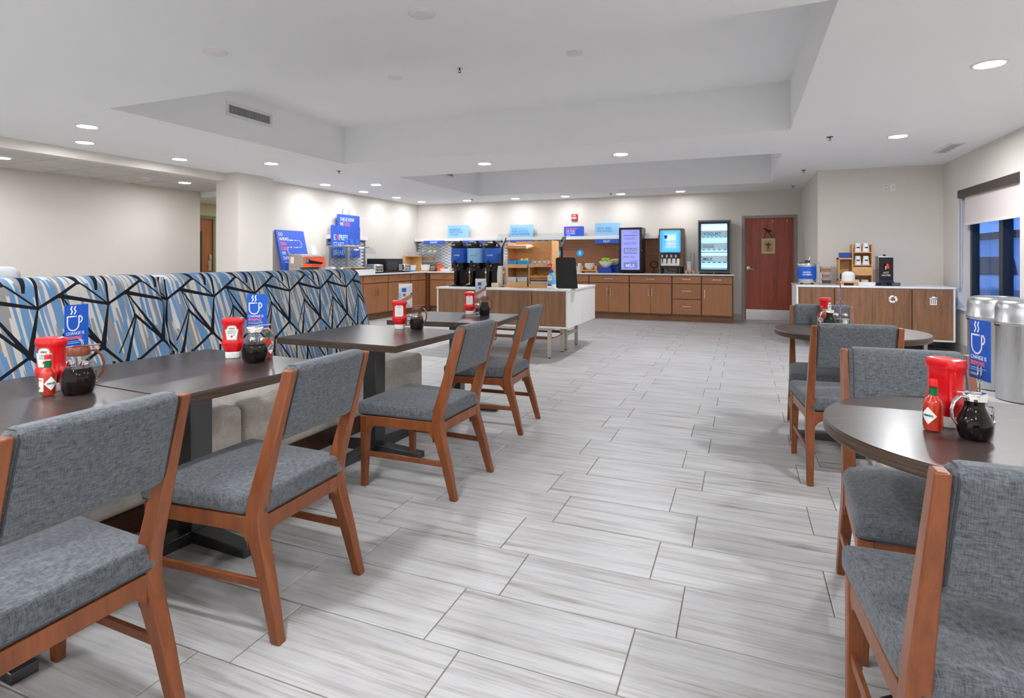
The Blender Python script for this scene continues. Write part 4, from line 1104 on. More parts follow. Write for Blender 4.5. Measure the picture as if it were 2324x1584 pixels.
def tagsign(label, x0, x1, z0, z1, body):
    y = YB - .162
    s = thing('shelf_tag', label, 'sign', ((x0 + x1) / 2, y, z0))
    MB(s).prism(rrect(x0, x1, z0, z1, .012, corners=(1, 0, 0, 1)), 'y', y - .004, y + .001).build('plate', M['blue'], s)
    if body: text(body, .066, M['ice_text'], s, ((x0 + x1) / 2, y - .0048, z0 + .022), sx=.86, bold=.003, align='CENTER')
tagsign('blue BAKERY tag hanging under the ledge', -7.227, -6.653, 1.585, 1.67, 'BAKERY')
tagsign('blue CEREAL tag under the ledge, mostly behind the coffee urns', -6.167, -5.602, 1.578, 1.662, 'CEREAL')
tagsign('blue tag under the ledge, behind the wooden condiment organiser', -4.946, -4.387, 1.576, 1.66, None)
tagsign('blue FRUIT tag hanging under the ledge', -2.968, -2.442, 1.563, 1.655, 'FRUIT')
for cx, kind, lab in ((-3.836, 'w', 'round cyan sign with a wave mark on the wood backsplash'), (-3.324, 'k', 'round cyan sign with cutlery on the wood backsplash')):
    y = YB - .051; s = thing('round_sign', lab, 'sign', (cx, y, 1.278))
    MB(s).lathe([(.0001, 0), (.078, 0), (.078, -.008), (.0001, -.008)], (cx, y, 1.356), 32, 'y').build('disc', M['cyan'], s)
    mb = MB(s); yy = y - .0085
    if kind == 'k':
        for q in (rrect(cx - .02, cx - .008, 1.315, 1.365, .004), rrect(cx - .026, cx - .002, 1.362, 1.375, .004), rrect(cx - .026, cx - .021, 1.37, 1.398, .002), rrect(cx - .016, cx - .012, 1.37, 1.398, .0019), rrect(cx - .007, cx - .002, 1.37, 1.398, .002), rrect(cx + .009, cx + .019, 1.315, 1.36, .004), [(cx + .008, 1.355), (cx + .02, 1.355), (cx + .024, 1.395), (cx + .012, 1.40)]): mb.prism(q, 'y', yy, yy + .0006)
    else:
        for dz in (-.012, .006):
            for q in ribbon([(cx - .036 + i * .012, 1.358 + dz + .007 * math.sin(i * 1.57)) for i in range(7)], .008): mb.prism(q, 'y', yy, yy + .0006)
        mb.prism(rrect(cx - .036, cx + .036, 1.334, 1.34, .002), 'y', yy, yy + .0006)
    mb.build('pictogram', M['white_text'], s)

# ================================================================== left counter
# leaning pancake board: facing +x, foot away from the wall
pb = thing('pancake_board', 'large blue leaning sign with a looping arrow line at the end of the left counter', 'sign', (-7.23, 7.83, CT + .001))
bx0, bx1, bz0, bz1 = -7.23, -7.455, CT + .001, 1.735
sl_ = (bx1 - bx0) / (bz1 - bz0)
ang = math.atan2(bx0 - bx1, bz1 - bz0)
def bp(y, z, off=0):      # z is height in the room
    return (bx0 + sl_ * (z - bz0) + off * math.cos(ang), y, z + off * math.sin(ang))
by0, by1 = 7.53, 8.2
ring = lambda o_: [bp(by0, bz0, o_), bp(by1, bz0, o_), bp(by1 + .03, bz1, o_), bp(by0 + .03, bz1, o_)]
MB(pb).loft([ring(-.03), ring(0)]).build('board', M['blue'], pb)
rotb = (R(90) - ang, 0, R(90))
def btext(body, y, z, size, mm, sx=.8, bold=0):
    p = Vector(bp(y, z, .001)) - Vector(pb.location)
    o = text(body, size, mm, pb, p, rot=(0, 0, 0), sx=sx, bold=bold)
    o.rotation_mode = 'QUATERNION'
    up = Vector((sl_, 0, 1)).normalized(); ri = Vector((0, 1, 0)); nn = ri.cross(up)
    o.rotation_quaternion = Matrix((ri, up, nn)).transposed().to_quaternion()
for i, (s, mm, bo) in enumerate((('GO', 'white_text', 0), ('AHEAD.', 'white_text', 0), ('PAN-', 'orange_text', .004), ('CAKE', 'orange_text', .004), ('MY', 'white_text', 0), ('DAY.', 'white_text', 0))):
    btext(s, 7.60, 1.635 - i * .083, .082, M[mm], .8, bo)
btext('EXPRESS', 7.61, 1.165, .022, M['white_text'], 1, .001)
def bstroke(pts, w_):
    mb = MB(pb)
    for q in ribbon(pts, w_): mb.loft([[bp(a, b_, .0006) for a, b_ in q], [bp(a, b_, .0014) for a, b_ in q]])
    mb.build('line_print', M['white_text'], pb)
zz = lambda r_: [(8.06 + .05 * math.cos(R(a)), 1.50 + .07 * math.sin(R(a)) - .0) for a in r_]
bstroke([(7.775, 1.56), (7.83, 1.56)], .006); bstroke([(7.93, 1.56), (7.965, 1.56)], .006); bstroke([(8.02, 1.56), (8.06, 1.56), (8.095, 1.545), (8.105, 1.50), (8.095, 1.45), (8.06, 1.435), (8.02, 1.435)], .006)
bstroke([(7.90, 1.435), (7.965, 1.435)], .006); bstroke([(7.80, 1.435), (7.76, 1.43), (7.735, 1.38), (7.76, 1.325), (7.80, 1.31), (7.87, 1.31)], .006)
bstroke([(7.93, 1.31), (8.02, 1.31), (8.06, 1.29), (8.075, 1.24), (8.075, 1.20)], .006)
for y_, z_ in ((7.85, 1.56), (7.875, 1.56), (7.90, 1.56), (7.985, 1.56), (7.985, 1.435), (7.84, 1.435), (7.90, 1.31)): bstroke([(y_ - .007, z_), (y_ + .007, z_)], .018)
# signs on the left wall, facing +x
def lsign(name, label, x, y0, y1, z0, z1, m_, lines, thick=.012, r=.025):
    s = thing(name, label, 'sign', (x, (y0 + y1) / 2, z0))
    MB(s).prism(rrect(y0, y1, z0, z1, r, corners=(0, 1, 1, 0)), 'x', x - thick, x).build('board', m_, s)
    for (body, y, z, size, mm, bold, sx) in lines: text(body, size, mm, s, (x + .0007, y, z), face='+x', sx=sx, bold=bold)
    return s
lsign('roll_sign', 'blue sign reading this is how we roll standing on the short ledge', XL + .085, 9.13, 9.83, 1.702, 2.12, M['blue'],
      [('THIS IS HOW', 9.2, 1.985, .105, M['white_text'], 0, .72), ('WE', 9.2, 1.89, .105, M['white_text'], 0, .72), ('ROLL', 9.34, 1.89, .105, M['orange_text'], .006, .72)])
lsign('express_sign', 'tall blue breakfast headline sign behind the glass food guard', XL + .12, 8.90, 9.80, CT + .32, 1.89, M['blue'],
      [('E', 8.975, 1.605, .15, M['ice_text'], .008, .72), ('X', 9.048, 1.605, .15, M['orange_text'], .008, .72), ('PRESS', 9.128, 1.605, .15, M['ice_text'], .008, .72), ('START', 8.965, 1.455, .155, M['ice_text'], 0, .7), ('BREAKFAST', 8.965, 1.305, .155, M['ice_text'], 0, .66)])
# pancake machine
pm = thing('pancake_machine', 'beige and orange pancake machine with a sloped steel hood on the left counter', 'machine', (-7.03, 7.85, CT))
z0 = CT
mb = MB(pm); mb.box(-7.185, -6.88, 7.58, 8.127, z0 + .155, z0 + .355); mb.box(-7.185, -6.95, 7.58, 7.64, z0, z0 + .155); mb.box(-7.185, -6.95, 8.067, 8.127, z0, z0 + .155); mb.box(-7.185, -7.12, 7.64, 8.067, z0, z0 + .155)
mb.build('housing', M['beige_metal'], pm, bevel=.006)
MB(pm).hexa([(-7.19, 7.575, z0 + .356), (-6.865, 7.575, z0 + .33), (-6.865, 8.132, z0 + .33), (-7.19, 8.132, z0 + .356), (-7.19, 7.575, z0 + .38), (-6.95, 7.575, z0 + .38), (-6.95, 8.132, z0 + .38), (-7.19, 8.132, z0 + .38)]).build('hood', M['steel'], pm, bevel=.005)
MB(pm).box(-6.882, -6.875, 7.60, 8.12, z0 + .16, z0 + .328).build('front_panel', M['orange'], pm)
MB(pm).prism([(7.65, z0 + .22), (8.05, z0 + .2), (8.07, z0 + .235), (7.75, z0 + .275), (7.72, z0 + .30), (7.66, z0 + .30)], 'x', -6.876, -6.8735).build('window_print', M['black'], pm)
MB(pm).prism([(7.655, z0 + .235), (7.72, z0 + .235), (7.71, z0 + .295), (7.665, z0 + .295)], 'x', -6.8736, -6.8725).build('blue_print', M['cyan'], pm)
text('IN A MINUTE FLAT', .026, M['purple_text'], pm, (-6.8745, 7.80, z0 + .172), face='+x', bold=.001)
MB(pm).box(-7.14, -7.07, 7.577, 7.581, z0 + .22, z0 + .33).build('notice', M['paper'], pm)
mb = MB(pm); mb.box(-7.11, -6.87, 7.65, 8.05, z0 + .001, z0 + .03); mb.build('plate_tray', M['white_plastic'], pm, bevel=.004)
cdt = thing('counter_card', 'small pale upright card on the pancake machine', 'card', (-7.05, 8.05, CT + .381))
MB(cdt).hexa([(-7.04, 8.0, CT + .381), (-7.037, 8.0, CT + .381), (-7.037, 8.11, CT + .381), (-7.04, 8.11, CT + .381), (-7.09, 8.0, CT + .545), (-7.087, 8.0, CT + .545), (-7.087, 8.11, CT + .545), (-7.09, 8.11, CT + .545)]).build('sheet', mat('pale_card', (214, 226, 236), .6), cdt)
nb = MB((-7.0, 8.5, CT))
o = thing('napkin_holder', 'white paper stack standing between pancake machine and food guard', 'napkins', (-7.0, 8.45, CT))
for i in range(5): MB(o).box(-7.1, -6.95, 8.40 + i * .022, 8.415 + i * .022, CT, CT + .15 - .008 * (i % 3)).build('napkin', M['paper'], o)
# food guard with tray
fg = thing('food_guard', 'clear glass food guard with a steel frame and lamp on the left counter', 'food guard', (-7.1, 9.15, CT))
MB(fg).box(-7.35, -6.90, 8.64, 9.66, CT, CT + .085).build('pedestal', M['white'], fg, bevel=.004)
mb = MB(fg); mb.box(-7.30, -7.24, 8.66, 8.72, CT + .085, 1.46); mb.box(-7.30, -7.24, 9.22, 9.28, CT + .085, 1.46); mb.box(-7.32, -7.0, 8.66, 9.60, 1.46, 1.48); mb.build('frame', M['nickel'], fg, bevel=.003)
gl_ = []
pr = [(-7.02, 1.46), (-6.93, 1.44), (-6.87, 1.39), (-6.84, 1.33), (-6.845, 1.33), (-6.875, 1.387), (-6.933, 1.436), (-7.02, 1.456)]
MB(fg).loft([[(a, y, b_) for a, b_ in pr] for y in (8.66, 9.62)]).build('curved_glass', M['acrylic'], fg)
MB(fg).prism(rrect(-7.24, -6.95, CT + .086, 1.45, .03), 'y', 8.68, 8.686).build('side_glass', M['acrylic'], fg)
MB(fg).prism(rrect(-7.24, -6.92, CT + .086, 1.40, .08), 'y', 9.08, 9.086).build('divider_glass', M['acrylic'], fg)
MB(fg).lathe([(.0001, 0), (.05, 0), (.05, .012), (.0001, .012)], (-7.05, 9.4, 1.446), 20).build('warming_lamp', M['glow'], fg)
tr = thing('pastry_tray', 'tray of glazed rolls under the glass food guard', 'tray', (-7.08, 9.1, CT + .086))
MB(tr).box(-7.22, -6.96, 8.72, 9.56, CT + .086, CT + .096).build('tray', M['black'], tr)
for i in range(9):
    r_ = thing('glazed_roll', 'glazed pastry roll on the tray under the food guard', 'pastry', (-7.09, 8.79 + i * .09, CT + .0965), 0, 'rolls under the food guard')
    MB().lathe([(.0001, 0), (.036, 0), (.042, .012), (.036, .028), (.018, .034), (.0001, .03)], seg=14).build('bun', mat('pastry_brown', (202, 130, 66), .5) if i == 0 else bpy.data.materials['pastry_brown'], r_)
    MB().lathe([(.03, .031), (.034, .029), (.026, .036), (.012, .036), (.008, .033)], seg=12).build('icing', M['paper'], r_)
for i, y in enumerate((9.02, 9.19, 9.36)):
    q = thing('guard_card', 'small dark card in a wooden block on top of the food guard', 'card', (-7.1, y, 1.48), 0, 'cards on the food guard')
    MB(q).box(-7.13, -7.07, y - .05, y + .05, 1.481, 1.50).build('block', M['maple'], q)
    MB(q).hexa([(-7.10, y - .045, 1.49), (-7.097, y - .045, 1.49), (-7.097, y + .045, 1.49), (-7.10, y + .045, 1.49), (-7.13, y - .045, 1.63), (-7.127, y - .045, 1.63), (-7.127, y + .045, 1.63), (-7.13, y + .045, 1.63)]).build('sheet', M['blue'], q)
    MB(q).box(-7.112, -7.108, y - .04, y + .03, 1.555, 1.575).build('print', M['cyan'], q)
sh = thing('sugar_dispenser', 'small steel-capped glass shaker in front of the food guard', 'shaker', (-6.867, 8.58, CT))
MB().lathe([(.0001, 0), (.03, 0), (.034, .02), (.028, .09), (.0001, .09)], seg=16).build('jar', M['acrylic'], sh)
MB().lathe([(.03, .088), (.032, .11), (.016, .13), (.0001, .132)], seg=16).build('cap', M['steel'], sh)
# toasters and microwave
def toaster(label, x, y, w, z=CT):
    t_ = thing('toaster', label, 'toaster', (x, y, z), 0, 'steel toasters')
    MB().rbox(-.15, .10, -w / 2, w / 2, .02, .185, .035, 4).build('body', M['steel'], t_)
    MB().box(-.14, .09, -w / 2 + .02, w / 2 - .02, 0, .022).build('base', M['black'], t_)
    for s in (-1, 1):
        MB().rbox(.098, .125, s * w * .22 - .03, s * w * .22 + .03, .12, .137, .006).build('lever', M['black'], t_)
        MB().lathe([(.0001, .012), (.016, .012), (.017, 0)], (.10, s * w * .22, .06), 14, 'x').build('knob', M['black'], t_)
        MB().box(-.11, .06, s * w * .22 - .015, s * w * .22 + .015, .1845, .1862).build('slot', M['black'], t_)
toaster('steel toaster on the left counter between the food guard and the microwave', -7.05, 9.88, .30)
toaster('steel toaster on the left counter on the corner side of the microwave', -7.1, 11.03, .28)
mw = thing('microwave', 'black microwave oven on the left counter', 'microwave', (-7.15, 10.42, CT))
MB(mw).box(-7.45, -7.0, 10.13, 10.80, CT + .015, CT + .30).build('body', M['black'], mw, bevel=.005)
MB(mw).box(-7.002, -6.985, 10.14, 10.62, CT + .025, CT + .29).build('door', M['gloss_black'], mw, bevel=.003)
MB(mw).box(-6.986, -6.983, 10.20, 10.56, CT + .06, CT + .25).build('door_window', mat('microwave_window', (44, 46, 52), .15), mw)
MB(mw).box(-7.002, -6.988, 10.63, 10.79, CT + .025, CT + .29).build('control_panel', mat('control_black', (26, 27, 30), .25), mw)
for i in range(4):
    for k in range(3): MB(mw).box(-6.989, -6.986, 10.65 + k * .045, 10.682 + k * .045, CT + .05 + i * .035, CT + .075 + i * .035).build('key', M['grey_plastic'], mw) if i < 4 else None
MB(mw).box(-7.4, -7.05, 10.17, 10.76, CT, CT + .016).build('feet', M['black'], mw)
# bakery corner
ws = thing('wooden_riser', 'maple riser with a white bin on top in the counter corner', 'riser', (-7.25, 11.65, CT))
mb = MB(ws); mb.box(-7.42, -7.38, 11.51, 11.79, CT, CT + .345); mb.box(-7.42, -7.10, 11.51, 11.79, CT + .345, CT + .37); mb.box(-7.38, -7.10, 11.77, 11.79, CT, CT + .345); mb.build('frame', M['maple'], ws, bevel=.003)
wbn = thing('white_bin', 'white plastic bin on top of the maple riser', 'bin', (-7.25, 11.65, CT + .371))
mb = MB(wbn); 
def openbox(mb, x0, x1, y0, y1, z0, z1, t_=.004, fl=.85):
    cx, cy = (x0 + x1) / 2, (y0 + y1) / 2; hx, hy = (x1 - x0) / 2, (y1 - y0) / 2
    o_ = lambda s, z, q: [(cx - hx * s + q, cy - hy * s + q, z), (cx + hx * s - q, cy - hy * s + q, z), (cx + hx * s - q, cy + hy * s - q, z), (cx - hx * s + q, cy + hy * s - q, z)]
    rings = [o_(fl, z0, 0), o_(1, z1, 0), o_(1, z1, t_), o_(fl, z0 + t_, t_)]
    mb.loft(rings)
openbox(mb, -7.36, -7.14, 11.55, 11.75, CT + .371, CT + .46); mb.build('bin', M['grey_plastic'], wbn)
for (x0, x1, y0, y1, h_, lab, mm) in ((-7.30, -7.05, 11.30, 11.46, .12, 'white open box at the counter corner with a blue base', 'white_plastic'), (-7.05, -6.88, 11.66, 11.80, .13, 'white open box in front of the bakery case on a maple tray', 'white_plastic')):
    o = thing('open_bin', lab, 'bin', ((x0 + x1) / 2, (y0 + y1) / 2, CT), 0, None)
    mb = MB(o); openbox(mb, x0, x1, y0, y1, CT + .03, CT + .03 + h_); mb.build('bin', M[mm], o)
    MB(o).box(x0 + .01, x1 - .01, y0 + .01, y1 - .01, CT, CT + .031).build('base', M['cyan'] if x0 < -7.2 else M['maple'], o)
bc = thing('bakery_case', 'clear three-shelf bakery display case on the back counter corner', 'display case', (-7.0, 11.95, CT))
x0, x1, y0, y1 = -7.29, -6.76, 11.80, 12.12
for x in (x0, x1 - .012):
    MB(bc).hexa([(x, y0, CT), (x + .012, y0, CT), (x + .012, y1, CT), (x, y1, CT), (x, y0 + .10, CT + .60), (x + .012, y0 + .10, CT + .60), (x + .012, y1, CT + .60), (x, y1, CT + .60)]).build('side_panel', M['acrylic'], bc)
MB(bc).box(x0, x1, y0 + .10, y1, CT + .60, CT + .612).build('top_panel', M['acrylic'], bc)
for i, z in enumerate((.03, .235, .43)):
    MB(bc).box(x0 + .012, x1 - .012, y0 + .02 + i * .03, y1, CT + z, CT + z + .012).build('shelf', mat('case_shelf', (206, 212, 212), .3) if i == 0 else bpy.data.materials['case_shelf'], bc)
MB(bc).hexa([(x0, y0, CT), (x1, y0, CT), (x1, y0 + .005, CT), (x0, y0 + .005, CT), (x0, y0 + .10, CT + .60), (x1, y0 + .10, CT + .60), (x1, y0 + .105, CT + .60), (x0, y0 + .105, CT + .60)]).build('front_door', M['acrylic'], bc)
bag = mat('bagel_brown', (206, 140, 86), .6); bre = mat('bread_tan', (222, 186, 130), .6)
for i, x in enumerate((-7.2, -7.09, -6.98, -6.87)):
    o = thing('bagel', 'round bagel standing on the middle shelf of the bakery case', 'bagel', (x, 11.98, CT + .2475), 0, 'bagels in the bakery case')
    MB().tube([(.034 * math.cos(R(a)), .01 * math.sin(R(a * 2)) * 0, .052 + .034 * math.sin(R(a))) for a in range(0, 360, 24)], .018, 8, True).build('ring', bag, o)
for i, x in enumerate((-7.19, -6.99, -6.86)):
    o = thing('pastry', 'sugared pastry on the top shelf of the bakery case', 'pastry', (x, 12.0, CT + .4425), 0, 'pastries on the top shelf')
    MB().lathe([(.0001, 0), (.045, 0), (.052, .018), (.04, .045), (.0001, .052)], seg=14).build('crust', bag if i == 0 else bre, o)
    MB().lathe([(.042, .044), (.03, .052), (.0001, .056)], seg=14).build('icing', M['paper'], o)
for i, x in enumerate((-7.16, -6.93)):
    o = thing('bread_loaf', 'small bread loaf on the bottom shelf of the bakery case', 'bread', (x, 11.96, CT + .0425), 0, 'loaves in the bakery case')
    MB().rbox(-.085, .085, -.05, .05, 0, .075, .03, 3).build('loaf', bre, o)
    MB().rbox(-.06, .06, -.012, .012, .068, .078, .004, 1).build('slash', bag, o)
ob = thing('orange_box', 'small upright orange box beside the bakery case', 'box', (-6.68, 11.9, CT))
MB(ob).box(-6.72, -6.63, 11.87, 11.94, CT, CT + .19).build('carton', M['orange'], ob, bevel=.002)
MB(ob).box(-6.705, -6.645, 11.866, 11.871, CT + .15, CT + .175).build('opening', mat('orange_dark', (196, 62, 26), .5), ob)
wd = thing('white_dish', 'white oblong dish of wrapped packets on the back counter', 'dish', (-6.5, 11.88, CT))
mb = MB(wd); openbox(mb, -6.62, -6.36, 11.80, 11.96, CT, CT + .065, .006, .75); mb.build('dish', M['white_plastic'], wd)
for i in range(7):
    o = thing('wrapped_packet', 'small wrapped packet in the white oblong dish', 'packet', (-6.56 + i * .027, 11.88 + (i % 2) * .03 - .015, CT + .045), 30 * i, 'packets in the white dish')
    MB().rbox(-.03, .03, -.016, .016, 0, .03, .007, 2).build('wrapper', [M['paper'], M['orange'], mat('foil_brown', (150, 96, 70), .4) if i == 2 else M['paper']][i % 3], o)
    MB().box(-.014, .014, -.0165, -.0155, .01, .02).build('print', M['alarm_red'], o)

# ================================================================== back counter, right part
def cupstack(label, loc, r, n, step, m_, grp, up=True):
    for i in range(n):
        o = thing('plastic_cup', label, 'cup', (loc[0], loc[1], loc[2] + i * step), 0, grp)
        if i == 0:
            a = MB().lathe([(r * .72, 0), (r, r * 2.2), (r * 1.05, r * 2.22), (r * .95, r * 2.2), (r * .66, .005), (.0001, .005)] if up else [(r, 0), (r * 1.05, .004), (r * .74, r * 2.3), (.0001, r * 2.32)], seg=16).build('cup_wall', m_, o); me = a.data
            b_ = MB().ring([(r * 1.0, r * 2.18 if up else 0), (r * 1.08, r * 2.2 if up else .003), (r * 1.0, r * 2.24 if up else .006)], seg=16).build('rim', m_, o); me2 = b_.data
        else:
            for nm, e_ in (('cup_wall', me), ('rim', me2)):
                q = bpy.data.objects.new(nm, e_); COL.objects.link(q); q.parent = o
for i, (x, y, n) in enumerate(((-3.52, 11.98, 2), (-3.42, 11.86, 4), (-3.33, 11.98, 3), (-3.24, 11.86, 5), (-3.30, 12.08, 6))):
    cupstack('clear plastic cup in the nested group left of the bowl stand', (x, y, CT), .042, n, .022, M['cup'], 'clear cups left of the bowls')
def stand(name, label, x0, x1, y0, y1, z, h=.06):
    s = thing(name, label, 'stand', ((x0 + x1) / 2, (y0 + y1) / 2, z))
    MB(s).box(x0, x1, y0, y1, z + h - .022, z + h).build('top_slat', M['maple'], s, bevel=.002)
    for x in (x0, x1 - .045): MB(s).box(x, x + .045, y0 + .01, y1 - .01, z, z + h - .022).build('foot_block', M['maple'], s)
    return s
stand('bowl_stand', 'maple stand carrying white bowls on the back counter', -3.20, -2.81, 11.70, 11.98, CT)
for i, x in enumerate((-3.17, -2.86)):
    o = thing('stand_cheek', 'small upright maple block on the bowl stand', 'block', (x, 11.82, CT + .061), 0, 'maple blocks on the bowl stand')
    MB().box(-.03, .03, -.08, .08, 0, .09).build('block', M['maple'], o, bevel=.003)
    MB().box(-.028, .028, -.0815, -.0795, .02, .07).build('face', M['maple'], o)
def bowls(label, loc, r, n, grp, inverted=False, step=.014):
    me = None
    for i in range(n):
        o = thing('white_bowl', label, 'bowl', (loc[0], loc[1], loc[2] + i * step), 0, grp)
        pf = [(r * .5, 0), (r * .85, r * .35), (r, r * .62), (r * .98, r * .64), (r * .8, r * .36), (r * .45, .006), (.0001, .006)]
        if inverted: pf = [(r, 0), (r * 1.0, .006), (r * .85, r * .45), (r * .5, r * .7), (.0001, r * .7)]
        if me is None:
            a = MB().lathe(pf, seg=20).build('bowl_wall', M['paper'], o); me = a.data
            b_ = MB().ring([(r * .98, pf[2][1] if not inverted else 0), (r * 1.04, (pf[2][1] if not inverted else 0) + .003), (r * .98, (pf[2][1] if not inverted else 0) + .006)], seg=20).build('rim', M['paper'], o); me2 = b_.data
        else:
            for nm, e_ in (('bowl_wall', me), ('rim', me2)):
                q = bpy.data.objects.new(nm, e_); COL.objects.link(q); q.parent = o
bowls('white paper bowl in the stack on the bowl stand', (-3.015, 11.84, CT + .061), .105, 6, 'stacked bowls on the bowl stand')
rb = thing('blue_riser', 'low blue riser block under the apple bowl', 'riser', (-2.64, 11.80, CT))
MB(rb).box(-2.80, -2.52, 11.69, 11.92, CT, CT + .115).build('block', M['deep_blue'], rb, bevel=.003); MB(rb).box(-2.79, -2.53, 11.688, 11.691, CT + .01, CT + .105).build('face', M['deep_blue'], rb)
rb2 = thing('blue_riser', 'taller blue riser block under the second fruit bowl', 'riser', (-2.5, 12.03, CT))
MB(rb2).box(-2.64, -2.40, 11.94, 12.15, CT, CT + .16).build('block', M['deep_blue'], rb2, bevel=.003); MB(rb2).box(-2.63, -2.41, 11.938, 11.941, CT + .01, CT + .15).build('face', M['deep_blue'], rb2)
def fruitbowl(label, c, r, h):
    o = thing('fruit_bowl', label, 'bowl', c)
    MB().lathe([(r * .38, 0), (r * .42, .008), (r * .75, h * .55), (r, h), (r * .965, h), (r * .7, h * .56), (r * .36, .012), (.0001, .012)], seg=32).build('shell', M['white_plastic'], o)
    MB().lathe([(r * .38, 0), (r * .4, .006), (.0001, .006)], seg=24).build('foot', M['white_plastic'], o)
fruitbowl('white bowl of green apples on the low blue riser', (-2.65, 11.80, CT + .116), .165, .125)
fruitbowl('white fruit bowl on the taller blue riser behind the apple bowl', (-2.51, 12.04, CT + .161), .15, .12)
def fruit(name, label, cat, c, r, m_, grp):
    o = thing(name, label, cat, c, random.random() * 360, grp)
    MB().lathe([(.0001, -r * .78), (r * .35, -r * .88), (r * .8, -r * .6), (r, 0), (r * .85, r * .55), (r * .45, r * .82), (r * .15, r * .72), (.0001, r * .66)], seg=14).build('flesh', m_, o)
    MB().tube([(0, 0, r * .66), (r * .1, 0, r * 1.05)], r * .06, 5).build('stem', M['brown_plastic'], o)
gm = mat('green_apple', (142, 190, 40), .3); om = mat('orange_fruit', (232, 130, 30), .5); ym = mat('yellow_fruit', (226, 190, 70), .4)
for (x, y, z) in ((-.08, -.05, .11), (0, -.09, .115), (.08, -.05, .11), (-.05, .04, .125), (.04, .03, .13), (.1, .03, .115), (-.1, .0, .112), (0, -.02, .165), (-.045, -.045, .165), (.05, -.03, .165)):
    fruit('green_apple', 'green apple heaped in the white bowl', 'apple', (-2.65 + x, 11.80 + y, CT + .116 + z), .042, gm, 'green apples in the bowl')
for (x, y, z) in ((-.05, -.04, .105), (.04, -.05, .105), (0, .03, .11), (.07, .03, .108)):
    fruit('yellow_fruit', 'yellow-orange fruit in the bowl behind the apples', 'fruit', (-2.51 + x, 12.04 + y, CT + .161 + z), .034, ym, 'fruit in the rear bowl')
# glass-door coolers
def cooler(name, label, x0, x1, y0, y1, z1, body, fm, glow, es, frame=.055):
    c = thing(name, label, 'cooler', ((x0 + x1) / 2, (y0 + y1) / 2, CT))
    zb = CT + .03
    mb = MB(c); t_ = .03
    mb.box(x0, x0 + t_, y0, y1, zb, z1); mb.box(x1 - t_, x1, y0, y1, zb, z1); mb.box(x0 + t_, x1 - t_, y0, y1, z1 - t_, z1); mb.box(x0 + t_, x1 - t_, y0, y1, zb, zb + t_); mb.box(x0 + t_, x1 - t_, y1 - t_, y1, zb + t_, z1 - t_)
    mb.build('cabinet', body, c)
    for fx in (x0 + .04, x1 - .04):
        for fy in (y0 + .05, y1 - .05): MB(c).cyl((fx, fy, CT), .018, .031, 12).build('foot', M['black'], c)
    MB(c).box(x0 + t_, x1 - t_, y1 - t_ - .006, y1 - t_ - .002, zb + t_, z1 - t_).build('back_light', mat(name + '_light', (220, 230, 255), .5, emit=glow, es=es), c)
    return c
f1 = cooler('drinks_cooler', 'black countertop cooler glowing violet on the back counter', -2.365, -1.90, 11.73, 12.18, 1.872, M['black'], M['black'], (128, 132, 255), 1.5)
x0, x1, y = -2.365, -1.90, 11.73; zb = CT + .03
d = MB(f1); fw = .045; d.box(x0, x0 + fw, y - .03, y, zb, 1.872); d.box(x1 - fw, x1, y - .03, y, zb, 1.872); d.box(x0 + fw, x1 - fw, y - .03, y, 1.872 - fw, 1.872); d.box(x0 + fw, x1 - fw, y - .03, y, zb, zb + fw)
dd = d.build('door_frame', M['black'], f1, bevel=.003)
MB(f1).box(x0 + fw, x1 - fw, y - .018, y - .012, zb + fw, 1.872 - fw).build('door_glass', mat('frosted_glow', (170, 178, 250), .3, emit=(150, 156, 250), es=.75), f1)
MB(f1).ball((x1 + .004, y - .034, 1.40), .012).build('lock', M['chrome'], f1)
def onglass(parent, y, items):
    for body, x, z, size, mm, bold, sx in items: text(body, size, mm, parent, (x, y, z), sx=sx, bold=bold)
M['violet_text'] = mat('violet_lettering', (110, 112, 190), .5, emit=(100, 104, 190), es=.5)
M['pale_glow_text'] = mat('pale_glow_lettering', (190, 196, 255), .5, emit=(190, 200, 255), es=.9)
mb = MB(f1)
for za, zb_ in ((1.335, 1.455), (1.035, 1.16), (1.70, 1.72)): mb.box(x0 + .095, x1 - .095, y - .0195, y - .0185, za, zb_)
mb.build('door_print_band', mat('band_violet', (128, 136, 190), .4, emit=(118, 126, 190), es=.55), f1)
onglass(f1, y - .0205, [('EGGS', x0 + .12, 1.36, .105, M['pale_glow_text'], 0, .95), ('MILK', x0 + .135, 1.06, .10, M['pale_glow_text'], .005, .9), ('HEALTHY', x0 + .10, 1.52, .072, M['violet_text'], 0, .85), ('FRESH MILK', x0 + .085, 1.25, .052, M['violet_text'], 0, .9), ('YOGURT', x0 + .22, 1.17, .045, M['violet_text'], 0, .9), ('EGGS', x0 + .26, 1.755, .05, M['violet_text'], 0, .95), ('YOGURT', x0 + .10, 1.625, .06, M['violet_text'], 0, .95)])
f2 = cooler('display_fridge', 'tall grey glass-door fridge with shelf labels at the end of the back counter', -.815, -.215, 11.72, 12.2, 1.985, mat('grey_cabinet', (150, 152, 150), .45), M['black'], (150, 205, 255), 2.2)
x0, x1, y = -.80, -.235, 11.72; zb = CT + .05; zt = 1.955
d = MB(f2); fw = .045; d.box(x0, x0 + fw, y - .04, y, zb, zt); d.box(x1 - fw, x1, y - .04, y, zb, zt); d.box(x0 + fw, x1 - fw, y - .04, y, zt - fw, zt); d.box(x0 + fw, x1 - fw, y - .04, y, zb, zb + fw)
d.build('door_frame', mat('charcoal_frame', (44, 50, 60), .4), f2, bevel=.003)
MB(f2).box(x0 + fw, x1 - fw, y - .022, y - .016, zb + fw, zt - fw).build('door_glass', M['glass'], f2)
MB(f2).tube([(x0 - .008, y - .06, 1.36), (x0 - .008, y - .075, 1.38), (x0 - .008, y - .075, 1.54), (x0 - .008, y - .06, 1.56)], .008, 8).build('door_handle', M['chrome'], f2)
